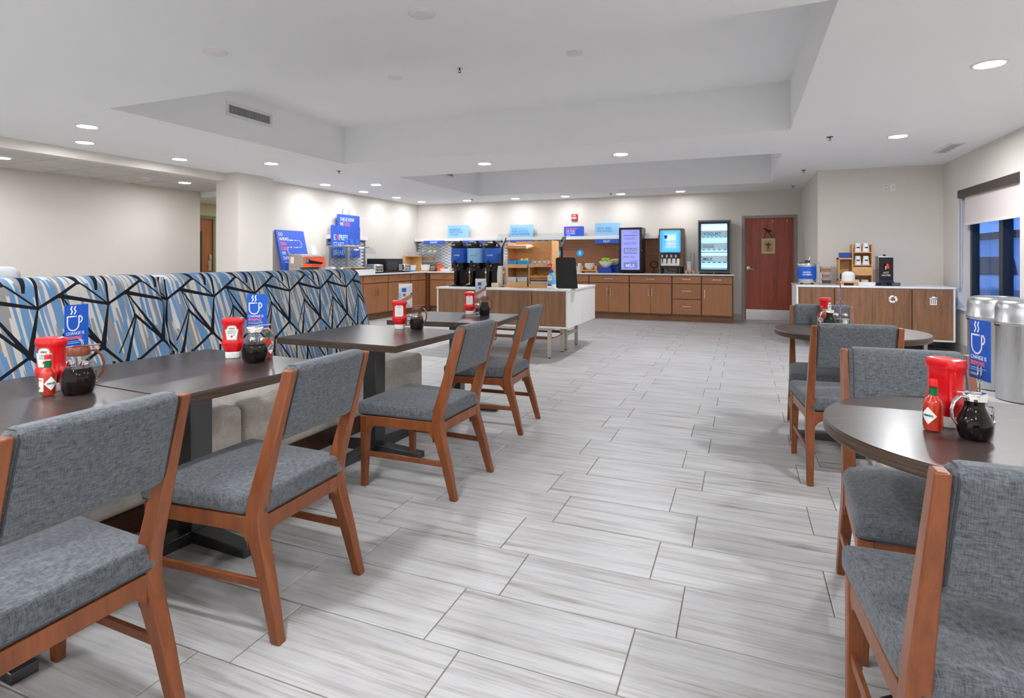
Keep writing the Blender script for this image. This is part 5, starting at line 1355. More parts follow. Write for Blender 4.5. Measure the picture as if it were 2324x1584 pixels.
MB(f2).ball((-.52, y - .044, CT + .02), .012).build('lock', M['chrome'], f2)
wsh = mat('fridge_strip', (190, 214, 226), .4, emit=(170, 205, 224), es=.55); wire = M['chrome']
for z, body, mm in ((1.70, 'YOGURT', 'cyan_text'), (1.46, 'EGGS', 'slate_text'), (1.21, 'MILK', 'slate_text')):
    MB(f2).box(x0 + fw, x1 - fw, y + .03, y + .034, z - .04, z + .08).build('shelf_label', wsh, f2)
    text(body, .085, M[mm], f2, (x0 + .08, y + .0285, z - .012), sx=.95, bold=.003)
    MB(f2).box(x0 + .02, x1 - .02, y + .03, y + .42, z - .06, z - .05).build('shelf', M['acrylic'], f2)
for i, (z, n, col) in enumerate(((1.652, 6, (120, 190, 90)), (1.40, 5, (230, 230, 236)), (1.152, 5, (90, 130, 210)))):
    for k in range(n):
        o = thing('yogurt_pot', 'small pot on the %s shelf of the tall grey fridge' % ('upper', 'middle', 'lower')[i], 'yogurt pot', (x0 + .085 + k * .39 / max(1, n - 1), y + .12, z - .001), 0, ('upper', 'middle', 'lower')[i] + ' fridge shelf pots')
        MB().lathe([(.026, 0), (.034, .06), (.0001, .06)], seg=12).build('pot', bpy.data.materials.get('pot%d' % i) or mat('pot%d' % i, col, .5), o)
        MB().lathe([(.036, .06), (.036, .064), (.0001, .065)], seg=12).build('lid', M['paper'], o)
for z in (1.79, 1.825, 1.86):
    MB(f2).box(x0 + fw, x1 - fw, y + .05, y + .06, z, z + .018).build('light_strip', mat('strip_glow', (240, 250, 255), .5, emit=(225, 245, 255), es=4) if z == 1.79 else bpy.data.materials['strip_glow'], f2)
for z in (1.04, 1.075, 1.32, 1.355):
    MB(f2).box(x0 + fw, x1 - fw, y + .05, y + .055, z, z + .012).build('shelf_rail', bpy.data.materials['strip_glow'] if z in (1.32, 1.075) else M['slate_text'], f2)
# juice dispenser
jd = thing('juice_dispenser', 'brown juice dispenser with a lit blue panel and four nozzles', 'dispenser', (-1.33, 11.95, CT))
x0, x1, y = -1.57, -1.10, 11.76
MB(jd).box(x0, x1, y, 12.18, CT + .14, 1.84).build('cabinet', M['walnut'], jd, bevel=.004)
MB(jd).prism(rrect(x0 + .03, x1 - .045, 1.36, 1.80, .03), 'y', y - .05, y).build('lit_panel', (lambda m_: m_)(mat('lit_blue_panel', (90, 190, 240), .3)), jd)
m_ = bpy.data.materials['lit_blue_panel']; t = NT(m_); tc = t.new('ShaderNodeSeparateXYZ'); t.con(tc.inputs[0], t.obj)
gx = t.math('ABSOLUTE', tc.outputs[0]); gz = t.math('ABSOLUTE', t.math('SUBTRACT', tc.outputs[2], .655))
gl = t.math('SUBTRACT', 1.0, t.math('MAXIMUM', t.math('DIVIDE', gx, .17), t.math('DIVIDE', gz, .23)), clamp=True)
t.con(pbsdf(m_).inputs['Emission Color'], t.ramp(gl, [(0, lin((40, 150, 235))), (.35, lin((120, 205, 250))), (.6, lin((235, 250, 255)))])); pbsdf(m_).inputs['Emission Strength'].default_value = 1.15
text('SQUEEZE', .062, M['cyan_text'], jd, (x0 + .115, y - .0512, 1.55), sx=.85); text('THE DAY', .062, M['cyan_text'], jd, (x0 + .115, y - .0512, 1.485), sx=.85)
mb = MB(jd); mb.prism([(x0 + .12, 1.635), (x0 + .165, 1.635), (x0 + .175, 1.70), (x0 + .11, 1.70)], 'y', y - .0515, y - .0505); mb.build('cup_print', M['deep_blue'], jd)
MB(jd).prism([(x0 + .03, 1.24), (x1 - .06, 1.24), (x1 - .06, 1.33), (x1 - .10, 1.355), (x0 + .08, 1.355), (x0 + .03, 1.33)], 'y', y - .06, y).build('nozzle_bar', M['black'], jd)
for k in range(4):
    xc = x0 + .075 + k * .088
    MB(jd).lathe([(.0001, -.012), (.02, -.01), (.022, 0)], (xc, y - .06, 1.285), 16, 'y', 1, 1.5).build('button', M['grey_plastic'], jd)
    MB(jd).tube([(xc, y - .05, 1.245), (xc, y - .055, 1.20), (xc - .004, y - .06, 1.14)], [.012, .009, .006], 8).build('nozzle', M['black'], jd)
MB(jd).box(x0 + .045, x1 - .07, y - .004, y + .002, CT + .16, 1.24).build('splash_plate', M['steel'], jd)
MB(jd).box(x0 + .03, x1 - .06, y - .12, y, CT + .115, CT + .155).build('drip_tray', M['black'], jd, bevel=.004)
for sx in (x0 + .04, x1 - .04):
    for sy in (y + .05, 12.12): MB(jd).lathe([(.022, 0), (.016, .01), (.02, .14)], (sx, sy, CT), 10).build('leg', M['black'], jd)
for sx in (x0 + .06, x1 - .09): MB(jd).lathe([(.016, 0), (.02, .118)], (sx, y - .09, CT), 10).build('leg', M['black'], jd)
MB(jd).box(x1, x1 + .002, y + .2, y + .23, 1.38, 1.66).build('side_slot', M['black'], jd)
for (pts, lab) in (([(-1.72 + .075 * math.cos(R(a)), 12.17, 1.115 + .065 * math.sin(R(a))) for a in range(0, 360, 20)], 'black looped power cord hanging beside the dark cooler'),):
    o = MB((-1.72, 12.17, CT)); o.tube(pts, .007, 6, True); o.tube([(-1.72, 12.175, 1.05), (-1.74, 12.17, .98), (-1.76, 12.1, CT + .008), (-1.66, 12.05, CT + .008)], .006, 6)
    o = o.build('power_cord', M['black']); o.location = (-1.72, 12.17, CT); tag(o, lab, 'cord')
o = MB((-1.5, 12.1, CT)); o.tube([(-1.62, 12.08, CT + .008), (-1.58, 12.1, CT + .1), (-1.5, 12.15, CT + .13), (-1.42, 12.1, CT + .06), (-1.25, 12.0, CT + .03), (-1.02, 12.08, CT + .008)], .006, 6)
o = o.build('power_cord', M['black']); o.location = (-1.5, 12.1, CT); tag(o, 'black power cord lying behind the juice dispenser legs', 'cord')
stand('cup_stand', 'small maple stand with clear cups beside the tall grey fridge', -1.06, -.87, 11.70, 11.88, CT, .07)
cupstack('clear plastic cup stacked on the small maple stand by the tall fridge', (-.985, 11.79, CT + .071), .052, 4, .02, M['cup'], 'cups on the small maple stand')
cupstack('tall clear plastic cup behind the small maple stand', (-.94, 12.0, CT), .04, 12, .03, M['cup'], 'tall cup column by the fridge')

# ================================================================== coffee island: two consoles back to back
IT = .865
def console(label, x0, x1, y0, y1, z0, zt, ndoor, doors_front=True, leg_in=.26, low=False):
    c = thing('service_console', label, 'console', ((x0 + x1) / 2, (y0 + y1) / 2, 0))
    zb = zt - .025; w_ = .022
    MB(c).box(x0 - .008, x1 + .008, y0 - .008, y1 + (.008 if low else 0), zb, zt).build('top', M['quartz'], c, bevel=.002)
    mb = MB(c); mb.box(x0, x0 + w_, y0, y1, z0, zb); mb.box(x1 - w_, x1, y0, y1, z0, zb); mb.box(x0 + w_, x1 - w_, y0, y1, z0, z0 + w_); mb.box(x0 + w_, x1 - w_, y1 - w_, y1, z0 + w_, zb); mb.box(x0 + w_, x1 - w_, y0 + .01, y1 - w_, zb - .01, zb)
    mb.build('carcass', M['white'], c, bevel=.002)
    MB(c).box(x0 + w_, x1 - w_, y0 + .03, y0 + .04, z0 + w_, zb - .01).build('inner_panel', M['dark'], c)
    dw = (x1 - x0 - 2 * w_) / ndoor
    for i in range(ndoor):
        g = .004 if i % 2 == 0 else .0015
        xa = x0 + w_ + i * dw + (.0015 if i % 2 == 0 else .004); xb = x0 + w_ + (i + 1) * dw - (.0015 if i % 2 == 0 else .004)
        if ndoor == 4: xa = x0 + w_ + i * dw + (.005 if i in (1, 3) else .001); xb = x0 + w_ + (i + 1) * dw - (.005 if i in (0, 2) else .001)
        ya, yb = (y0 + .002, y0 + .022) if doors_front else (y1 - .002, y1 + .018)
        o = MB((xa, ya, z0)).box(xa, xb, ya, yb, z0 + w_ + .003, zb - .006).build('door', M['walnut'], c, bevel=.001)
        o.location = Vector((xa, ya, z0)) - Vector(c.location)
    lx = (x0 + leg_in, x1 - leg_in); q = .022
    for x in lx:
        for y in (y0 + .10, y1 - .06):
            MB(c).box(x - q, x + q, y - q, y + q, .012, z0).build('leg', M['leg_metal'], c, bevel=.002)
            MB(c).cyl((x, y, 0), .014, .013, 12).build('glide', M['black'], c)
        if not low: MB(c).box(x - .012, x + .012, y0 + .12, y1 - .08, .19, .235).build('side_rail', M['leg_metal'], c, bevel=.002)
        MB(c).box(x - q, x + q, y0 + .122, y1 - .082, z0 - .04, z0 - .001).build('top_rail', M['leg_metal'], c)
    for y in (y0 + .10, y1 - .06): MB(c).box(lx[0] + q, lx[1] - q, y - .018, y + .018, z0 - .04, z0 - .001).build('long_rail', M['leg_metal'], c)
    if not low: MB(c).box(lx[0] + .012, lx[1] - .012, (y0 + y1) / 2 - .015, (y0 + y1) / 2 + .015, .195, .23).build('stretcher', M['toe'], c)
    return c
console('white and walnut coffee console with urns, dining-room side of the island', -3.755, -1.96, 6.62, 7.305, .385, IT, 4)
console('white console forming the far side of the coffee island', -3.755, -1.96, 7.315, 8.0, .385, IT, 4, False)
# urns
def urn(x, y, wrap, txtm, label):
    u = thing('coffee_urn', label, 'urn', (x, y, IT), 0, 'coffee urns')
    MB().lathe([(.0001, .24), (.108, .24), (.113, .25), (.116, .30), (.116, .50), (.108, .515), (.0001, .515)], seg=32).build('vessel', M['gloss_black'], u)
    MB().ring([(.118, .315), (.1185, .317), (.1185, .508), (.118, .51)], seg=40).build('wrap', wrap, u)
    MB().lathe([(.1, .512), (.112, .52), (.106, .55), (.085, .585), (.05, .60), (.0001, .602)], seg=28).build('lid', M['black'], u)
    MB().hexa([(-.09, -.11, .525), (.0, -.115, .525), (.0, -.05, .525), (-.09, -.05, .525), (-.08, -.09, .585), (-.005, -.095, .585), (-.005, -.04, .60), (-.08, -.04, .60)]).build('gauge_housing', M['black'], u, bevel=.008)
    MB().box(-.075, -.018, -.1135, -.108, .545, .57).build('display', mat('lcd_green', (150, 160, 130), .3), u) if 'lcd_green' not in bpy.data.materials else MB().box(-.075, -.018, -.1135, -.108, .545, .57).build('display', bpy.data.materials['lcd_green'], u)
    MB().tube([(.04, -.05, .6), (.07, -.08, .575), (.075, -.09, .55)], .02, 8).build('carry_handle', M['gloss_black'], u)
    MB().lathe([(.0001, 0), (.11, 0), (.115, .012), (.10, .024), (.0001, .026)], (0, -.03, 0), 28).build('base', M['gloss_black'], u)
    mb = MB()
    for sx in (-.075, .075): mb.loft([[(sx - .022, .01, z), (sx + .022, .01, z), (sx + .022, .085, z), (sx - .022, .085, z)] for z in (.02, .245)])
    mb.box(-.075, .075, .06, .085, .02, .245); mb.build('stand', M['gloss_black'], u, bevel=.006)
    MB().box(-.024, .024, -.135, -.10, .225, .285).build('faucet', M['black'], u, bevel=.006)
    MB().lathe([(.012, 0), (.014, .05)], (0, -.128, .185), 12).build('spout', M['acrylic'], u)
    MB().hexa([(-.012, -.15, .28), (.012, -.15, .28), (.012, -.13, .28), (-.012, -.13, .28), (-.016, -.155, .345), (.016, -.155, .345), (.016, -.14, .345), (-.016, -.14, .345)]).build('faucet_lever', M['black'], u, bevel=.003)
    MB().tube([(-.05 + i * .012, -.10 - .045 * math.sin(R(i * 18)), .225 + .01 * math.sin(R(i * 40))) for i in range(10)], .012, 8).build('sight_guard', M['acrylic'], u)
    MB().box(.02, .038, -.122, -.116, .268, .29).build('sticker', M['orange_text'], u)
    a = -84
    text('COFFEE', .028, txtm, u, (math.cos(R(a)) * .1186, math.sin(R(a)) * .1186, .405), rot=(R(90), 0, R(a + 90)), sx=.85, bold=.001, depth=.005, align='CENTER')
    mb = MB(); mb.lathe([(.0001, 0), (.112, 0), (.118, .008), (.114, .010), (.0001, .006)], (0, -.09, .0), 28); mb.build('drip_tray', M['black'], u)
urn(-3.60, 6.98, M['blue2'], M['ice_text'], 'black coffee urn with royal blue wrap at the end of the row of three')
urn(-3.355, 6.98, M['pale_blue'], mat('faint_lettering', (176, 206, 232), .6), 'black coffee urn with pale blue wrap in the middle of the row of three')
urn(-3.11, 6.98, M['blue2'], M['ice_text'], 'black coffee urn with royal blue wrap beside the paper cups')
# paper cups and small box
def papercol(x, y, n, label, grp, r=.042):
    me = None
    for i in range(n):
        o = thing('paper_cup', label, 'cup', (x, y, IT + .012 + i * .0165), 0, grp)
        if me is None:
            a = MB().lathe([(r, 0), (r * 1.04, .003), (r * .74, .098), (.0001, .098)], seg=20).build('cup_wall', M['paper'], o); me = a.data
            b_ = MB().ring([(r * 1.0, 0), (r * 1.06, .003), (r * 1.0, .006)], seg=20).build('rim', M['paper'], o); me2 = b_.data
        else:
            for nm, e_ in (('cup_wall', me), ('rim', me2)):
                q = bpy.data.objects.new(nm, e_); COL.objects.link(q); q.parent = o
papercol(-2.975, 6.93, 11, 'white paper cup in the short inverted column beside the urns', 'short column of paper cups')
papercol(-2.915, 7.03, 17, 'white paper cup in the tall inverted column beside the organiser', 'tall column of paper cups')
ws_ = thing('wire_cup_holder', 'thin wire holder around the paper cup columns', 'holder', (-2.94, 6.98, IT))
mb = MB(ws_); mb.tube([(-2.92, 6.90, IT + .006), (-2.92, 6.90, IT + .16), (-2.89, 6.90, IT + .16)], .003, 6); mb.tube([(-3.03, 6.88, IT + .006), (-2.86, 6.88, IT + .006), (-2.86, 7.08, IT + .006), (-3.03, 7.08, IT + .006)], .003, 6, True)
mb.tube([(-2.86, 7.08, IT + .006), (-2.86, 7.08, IT + .16)], .003, 6); mb.build('wire', M['black'], ws_)
MB(ws_).box(-2.90, -2.868, 6.862, 6.884, IT, IT + .012).build('foot', M['chrome'], ws_)
sb = thing('stirrer_box', 'small cream box in front of the paper cups', 'box', (-2.97, 6.78, IT))
MB(sb).box(-3.02, -2.92, 6.74, 6.82, IT, IT + .055).build('carton', mat('cream_box', (220, 206, 176), .7), sb, bevel=.002)
MB(sb).box(-3.015, -2.925, 6.745, 6.815, IT + .054, IT + .0562).build('lid', mat('cream_lid', (228, 216, 190), .7), sb)
# wooden organiser
og = thing('condiment_organiser', 'maple condiment organiser with sloped shelves on the coffee island', 'organiser', (-2.53, 6.95, IT))
x0, x1, y0, y1 = -2.835, -2.225, 6.80, 7.12; t_ = .014; H_ = .60
xm = x0 + .305
MB(og).box(x0, x0 + t_, y0 + .03, y1, IT + .012, IT + H_ - .02).build('side_panel', M['maple'], og, bevel=.002)
MB(og).box(x1 - t_, x1, y0 + .03, y1, IT + .012, IT + H_).build('side_panel', M['maple'], og, bevel=.002)
MB(og).box(x0 + t_, x1 - t_, y1 - t_, y1, IT + .012, IT + H_).build('back_panel', M['maple'], og)
MB(og).box(xm - t_ / 2, xm + t_ / 2, y0 + .02, y1 - t_, IT + .012, IT + .255).build('divider', M['maple'], og)
MB(og).box(x0 - .005, x1 + .005, y0 - .02, y1 + .005, IT, IT + .014).build('base_board', M['maple'], og, bevel=.002)
def shelf(xa, xb, z, front, depth=0):
    MB(og).box(xa, xb, y0 + depth, y1 - t_, z, z + .012).build('shelf', M['maple'], og)
    MB(og).box(xa, xb, y0 + depth - .012, y0 + depth, z - .004, z + front).build('shelf_front', M['maple'], og, bevel=.002)
shelf(x0 + t_, xm - .02, IT + .255, .045); shelf(xm + .012, x1 - t_, IT + .268, .034)
shelf(x0 + t_, xm - .012, IT + .018, .052, -.008); shelf(xm + .012, x1 - t_, IT + .018, .034, -.008)
MB(og).box(x0, xm - .03, y0, y0 + .012, IT + .49, IT + .54).build('shelf_front', M['maple'], og, bevel=.002)
MB(og).hexa([(x0, y0, IT + .49), (xm - .03, y0, IT + .49), (xm - .03, y1 - t_, IT + .53), (x0, y1 - t_, IT + .53), (x0, y0, IT + .50), (xm - .03, y0, IT + .50), (xm - .03, y1 - t_, IT + .54), (x0, y1 - t_, IT + .54)]).build('shelf', M['maple'], og)
MB(og).hexa([(xm + .012, y0 + .0, IT + .155), (x1 - t_, y0 + .0, IT + .155), (x1 - t_, y0 + .10, IT + .09), (xm + .012, y0 + .10, IT + .09), (xm + .012, y0 - .012, IT + .15), (x1 - t_, y0 - .012, IT + .15), (x1 - t_, y0 + .088, IT + .085), (xm + .012, y0 + .088, IT + .085)]).build('bin_front', M['maple'], og)
MB(og).box(xm + .012, x1 - t_, y0 + .02, y1 - t_, IT + .10, IT + .108).build('bin_floor', M['maple'], og)
npk = thing('napkin_stack', 'flat stack of white napkins on the top shelf of the organiser', 'napkins', (-2.70, 6.95, IT + .542))
for i in range(3): MB(npk).hexa([(x0 + .02, y0 + .02, IT + .505 + .006 * i), (xm - .05, y0 + .02, IT + .505 + .006 * i), (xm - .05, y1 - .05, IT + .537 + .006 * i), (x0 + .02, y1 - .05, IT + .537 + .006 * i), (x0 + .02, y0 + .02, IT + .510 + .006 * i), (xm - .05, y0 + .02, IT + .510 + .006 * i), (xm - .05, y1 - .05, IT + .542 + .006 * i), (x0 + .02, y1 - .05, IT + .542 + .006 * i)]).build('napkin', M['paper'], npk)
def bin_(name, label, xa, xb, ya, yb, z, h, m_, grp=None):
    o = thing(name, label, 'bin', ((xa + xb) / 2, (ya + yb) / 2, z), 0, grp)
    mb = MB(o); openbox(mb, xa, xb, ya, yb, z, z + h, .004, .86); mb.build('bin', m_, o)
    MB(o).tube([(xa, ya, z + h), (xb, ya, z + h), (xb, yb, z + h), (xa, yb, z + h)], .003, 6, True).build('rim', m_, o)
    return o
zs_ = IT + .268
bin_('packet_bin', 'cyan bin of pink sweetener packets in the organiser', x0 + .016, x0 + .145, y0 + .002, y0 + .12, zs_, .075, M['cyan'])
bin_('packet_bin', 'cyan bin of yellow sweetener packets in the organiser', x0 + .150, x0 + .282, y0 + .002, y0 + .12, zs_, .075, M['cyan'])
def packets(cx, cy, z, n, cols, label, grp, sp=(.045, .03)):
    for i in range(n):
        o = thing('sweetener_packet', label, 'packet', (cx + (random.random() - .5) * 2 * sp[0], cy + (random.random() - .5) * 2 * sp[1], z + random.random() * .012), random.random() * 180, grp)
        m_ = cols[i % len(cols)]
        MB().rbox(-.018, .018, -.003, .003, 0, .038, .0015, 1).build('sachet', m_, o)
        MB().box(-.012, .012, -.0036, .0036, .012, .022).build('print', M['white_text'], o)
pk = mat('pink_sachet', (222, 110, 150), .6); yl = mat('yellow_sachet', (222, 202, 96), .6); cl = mat('cream_pod', (216, 220, 212), .4)
packets(x0 + .08, y0 + .06, zs_ + .05, 12, [pk, pk, M['alarm_red']], 'pink sweetener packet in the cyan bin', 'pink packets')
packets(x0 + .215, y0 + .06, zs_ + .055, 12, [yl], 'yellow sweetener packet in the cyan bin', 'yellow packets')
for i in range(14):
    o = thing('creamer_pod', 'small white creamer pod on the organiser shelf', 'creamer', (xm + .04 + (i % 7) * .035, y0 + .03 + .035 * (i % 2), IT + .281 + .03 * (i // 7)), 0, 'creamer pods on the organiser')
    MB().lathe([(.014, 0), (.02, .028), (.0001, .028)], seg=10).build('pod', cl, o); MB().lathe([(.023, .028), (.023, .030), (.0001, .0305)], seg=10).build('foil', M['paper'], o)
for i in range(12):
    fruit('mandarin', 'small orange fruit in the organiser bin', 'fruit', (xm + .045 + (i % 6) * .042, y0 + .045 + (i // 6) * .05, IT + .135 + .012 * (i % 2)), .026, om, 'orange fruit in the organiser')
bin_('stir_bin', 'pale grey bin on the lower shelf of the organiser beside the cups', x0 + .016, x0 + .145, y0 - .006, y0 + .13, IT + .031, .10, M['grey_plastic'], 'pale grey bins')
bin_('stir_bin', 'pale grey bin on the lower shelf of the organiser beside the divider', x0 + .150, x0 + .285, y0 - .004, y0 + .13, IT + .031, .10, M['grey_plastic'], 'pale grey bins')
bin_('flat_tray', 'shallow pale grey tray on the lowest shelf of the organiser', xm + .02, x1 - .022, y0 - .006, y0 + .2, IT + .031, .05, M['grey_plastic'])
# creamer bottle
cb = thing('creamer_bottle', 'blue and white creamer pump bottle with red pump on the coffee island', 'bottle', (-2.192, 6.71, IT))
MB().loft([sup(.045, .034, 0), sup(.05, .038, .006), sup(.052, .04, .05), sup(.052, .04, .10), sup(.046, .036, .145), sup(.032, .028, .175), sup(.02, .02, .19), sup(.02, .02, .20)]).build('body', mat('creamer_body', (90, 182, 232), .3), cb)
MB().loft([sup(.0525, .0405, .006), sup(.053, .041, .04), sup(.053, .041, .055)]).build('lower_label', M['paper'], cb)
MB().lathe([(.0001, 0), (.028, 0), (.028, -.0015), (.0001, -.0015)], (-.008, -.0395, .13), 20, 'y', 1, 1.2).build('logo_disc', M['paper'], cb)
text('coffee', .017, M['alarm_red'], cb, (-.03, -.0415, .137), rot=(R(90), 0, 0), bold=.0004); text('mate', .017, M['alarm_red'], cb, (-.024, -.0415, .12), rot=(R(90), 0, 0), bold=.0004)
MB().lathe([(.0001, 0), (.02, 0), (.02, -.001), (.0001, -.001)], (-.012, -.041, .07), 18, 'y', 1.2, .7).build('coffee_print', mat('coffee_print', (196, 130, 80), .5), cb)
MB().lathe([(.0001, 0), (.03, 0), (.022, .022), (.0001, .022)], (-.012, -.0405, .035), 18, sy=.05).build('cup_print', M['deep_blue'], cb)
MB().lathe([(.021, .195), (.022, .198), (.022, .222), (.016, .232), (.0001, .232)], seg=16).build('collar', M['deep_blue'], cb)
mb = MB(); mb.lathe([(.014, .23), (.012, .25), (.006, .26), (.006, .295), (.0001, .295)], seg=12); mb.tube([(.012, 0, .298), (-.03, 0, .298), (-.055, 0, .292), (-.062, 0, .275)], [.009, .009, .007, .005], 8); mb.build('pump', mat('pump_red', (226, 46, 62), .35), cb)
# black menu panel leaning
bpn = thing('black_board', 'blank black tilted board on the coffee island', 'board', (-2.05, 6.83, IT))
w0, w1 = -2.16, -1.885
MB(bpn).loft([[(w0 + .0 + e, 6.80 + o_, IT + .006), (w1 - e, 6.80 + o_, IT + .006), (w1 - .005 - e, 6.80 + o_ + .02, IT + .02), (w1 - .06 - e, 6.80 + o_ + .12, IT + .37), (w1 - .08 - e, 6.80 + o_ + .123, IT + .385), (w0 - .045 + .02 + e, 6.80 + o_ + .123, IT + .385), (w0 - .045 + e, 6.80 + o_ + .12, IT + .37)] for o_, e in ((0, 0), (.008, 0))]).build('panel', M['black_matte'], bpn)
MB(bpn).box(w0 + .03, w1 - .03, 6.78, 6.94, IT, IT + .007).build('foot', M['black_matte'], bpn)
# sneeze guard on the far console
sg = thing('sneeze_guard', 'clear glass shield on two black posts behind the coffee organiser', 'glass shield', (-2.8, 7.66, IT))
for x in (-3.26, -2.35):
    MB(sg).box(x - .014, x + .014, 7.65, 7.68, IT, 1.50).build('post', M['black'], sg, bevel=.002)
    MB(sg).hexa([(x - .03, 7.60, 1.40), (x + .02, 7.60, 1.40), (x + .02, 7.66, 1.40), (x - .03, 7.66, 1.40), (x - .005, 7.70, 1.545), (x + .045, 7.70, 1.545), (x + .045, 7.74, 1.545), (x - .005, 7.74, 1.545)]).build('bracket', M['pedestal'], sg, bevel=.004)
    MB(sg).cyl((x, 7.665, IT), .04, .008, 16).build('post_foot', M['black'], sg)
MB(sg).hexa([(-3.36, 7.56, 1.38), (-2.36, 7.56, 1.38), (-2.36, 7.568, 1.38), (-3.36, 7.568, 1.38), (-3.36, 7.75, 1.60), (-2.36, 7.75, 1.60), (-2.36, 7.758, 1.60), (-3.36, 7.758, 1.60)]).build('glass_panel', M['acrylic'], sg)
hb = thing('chafing_base', 'low dark hot plate under the glass shield on the far console', 'hot plate', (-2.8, 7.7, IT))
MB(hb).box(-3.2, -2.41, 7.5, 7.9, IT, IT + .03).build('plate', M['gloss_black'], hb, bevel=.004)
MB(hb).box(-3.18, -2.43, 7.495, 7.501, IT + .005, IT + .025).build('control_strip', M['pedestal'], hb)

# ================================================================== right console with waste doors
RT = .866
rc = console('white and walnut recycling console under the window-side wall', .70, 2.535, 8.93, 9.745, .155, RT, 4, True, .30, True)
icx, icz, iy = 1.852, .697, 8.9315
rcy = thing('recycling_mark', 'white recycling arrows mark on the walnut console door', 'sticker', (icx, iy, icz - .055))
mb = MB(rcy)
def rp(pts, rot): 
    c_, s_ = math.cos(R(rot)), math.sin(R(rot)); return [(icx + a * c_ - b_ * s_, icz + a * s_ + b_ * c_) for a, b_ in pts]
for k in range(3):
    mb.prism(rp([(-.040, -.030), (-.026, -.047), (.004, -.047), (.004, -.024), (-.018, -.024)], 120 * k), 'y', iy - .0015, iy)
    mb.prism(rp([(.006, -.055), (.026, -.036), (.006, -.015)], 120 * k), 'y', iy - .0015, iy)
    mb.prism(rp([(-.040, -.030), (-.018, -.024), (-.028, -.008), (-.048, -.016)], 120 * k), 'y', iy - .0015, iy)
mb.build('arrows', M['white_text'], rcy)
tcx, tcz = 2.298, .688
tri = thing('trash_mark', 'white litter bin mark on the walnut console door', 'sticker', (tcx, iy, .632))
mb = MB(tri); mb.prism([(tcx - .042, .714), (tcx + .042, .722), (tcx + .042, .732), (tcx - .042, .724)], 'y', iy - .0015, iy); mb.prism(rrect(tcx - .014, tcx + .018, .728, .742, .003), 'y', iy - .0015, iy)
mb.build('lid_mark', M['white_text'], tri)
mb = MB(tri)
for k in range(4): mb.prism([(tcx - .036 + k * .0205, .64), (tcx - .036 + k * .0205 + .0115, .64), (tcx - .036 + k * .0205 + .0115, .712), (tcx - .036 + k * .0205, .712)], 'y', iy - .0015, iy)
mb.prism([(tcx - .036, .632), (tcx + .037, .632), (tcx + .037, .642), (tcx - .036, .642)], 'y', iy - .0015, iy); mb.prism([(tcx - .036, .704), (tcx + .037, .704), (tcx + .037, .713), (tcx - .036, .713)], 'y', iy - .0015, iy)
mb.build('bin_mark', M['white_text'], tri)
# oatmeal warmer
ow = thing('oatmeal_warmer', 'steel soup warmer with a blue oatmeal wrap on the recycling console', 'warmer', (.865, 9.32, RT))
MB().lathe([(.0001, .02), (.115, .02), (.122, .03), (.122, .275), (.0001, .275)], seg=36).build('drum', M['steel'], ow)
MB().ring([(.1235, .075), (.124, .077), (.124, .252), (.1235, .254)], seg=40).build('wrap', M['blue2'], ow)
MB().lathe([(.128, .27), (.13, .28), (.122, .30), (.06, .318), (.0001, .32)], seg=36).build('lid', M['chrome'], ow)
MB().rbox(-.025, .04, -.02, .02, .318, .345, .006).build('lid_knob', M['black'], ow)
MB().tube([(.02, .03, .30), (.05, .04, .40)], .007, 8).build('ladle_handle', M['steel'], ow)
for a in (45, 135, 225, 315): MB().cyl((.10 * math.cos(R(a)), .10 * math.sin(R(a)), 0), .014, .022, 10).build('foot', M['black'], ow)
text('QUAKER', .026, M['white_text'], ow, (-.012, -.1252, .165), rot=(R(90), 0, 0), bold=.001, align='CENTER', depth=.003); text('OATMEAL', .03, M['white_text'], ow, (-.006, -.1252, .13), rot=(R(90), 0, 0), bold=.0012, align='CENTER', sx=.9, depth=.003)
# topping jars on a tiered rack
tp = thing('topping_rack', 'clear tiered rack beside the oatmeal warmer', 'rack', (1.11, 9.32, RT))
mb = MB(tp); mb.box(1.035, 1.19, 9.22, 9.42, RT, RT + .012); mb.box(1.035, 1.045, 9.38, 9.39, RT, RT + .2); mb.box(1.16, 1.17, 9.38, 9.39, RT, RT + .2); mb.box(1.04, 1.17, 9.30, 9.40, RT + .165, RT + .172); mb.box(1.05, 1.16, 9.27, 9.36, RT + .085, RT + .092)
mb.build('frame', M['acrylic'], tp)
for (y, z, w_, h_, col, nm) in ((9.35, .173, .075, .085, (170, 118, 70), 'brown sugar'), (9.31, .093, .05, .065, (186, 110, 66), 'chopped nuts'), (9.25, .0125, .062, .075, (70, 46, 40), 'raisins')):
    o = thing('topping_jar', 'clear square jar of %s on the tiered rack' % nm, 'jar', (1.11, y, RT + z), 0, None)
    mb = MB(); openbox(mb, -w_, w_, -.045, .045, 0, h_, .003, .85); mb.build('jar', M['acrylic'], o)
    MB().hexa([(-w_ * .83, -.036, .004), (w_ * .83, -.036, .004), (w_ * .83, .036, .004), (-w_ * .83, .036, .004), (-w_ * .9, -.039, h_ * .62), (w_ * .9, -.039, h_ * .66), (w_ * .9, .039, h_ * .6), (-w_ * .9, .039, h_ * .64)]).build('topping', mat('topping', col, .9), o)
    MB().tube([(-w_ * .2, .0, h_ * .6), (-w_ * 1.3, .01, h_ * 1.7)], .004, 6).build('spoon', M['steel'], o) if nm != 'raisins' else None
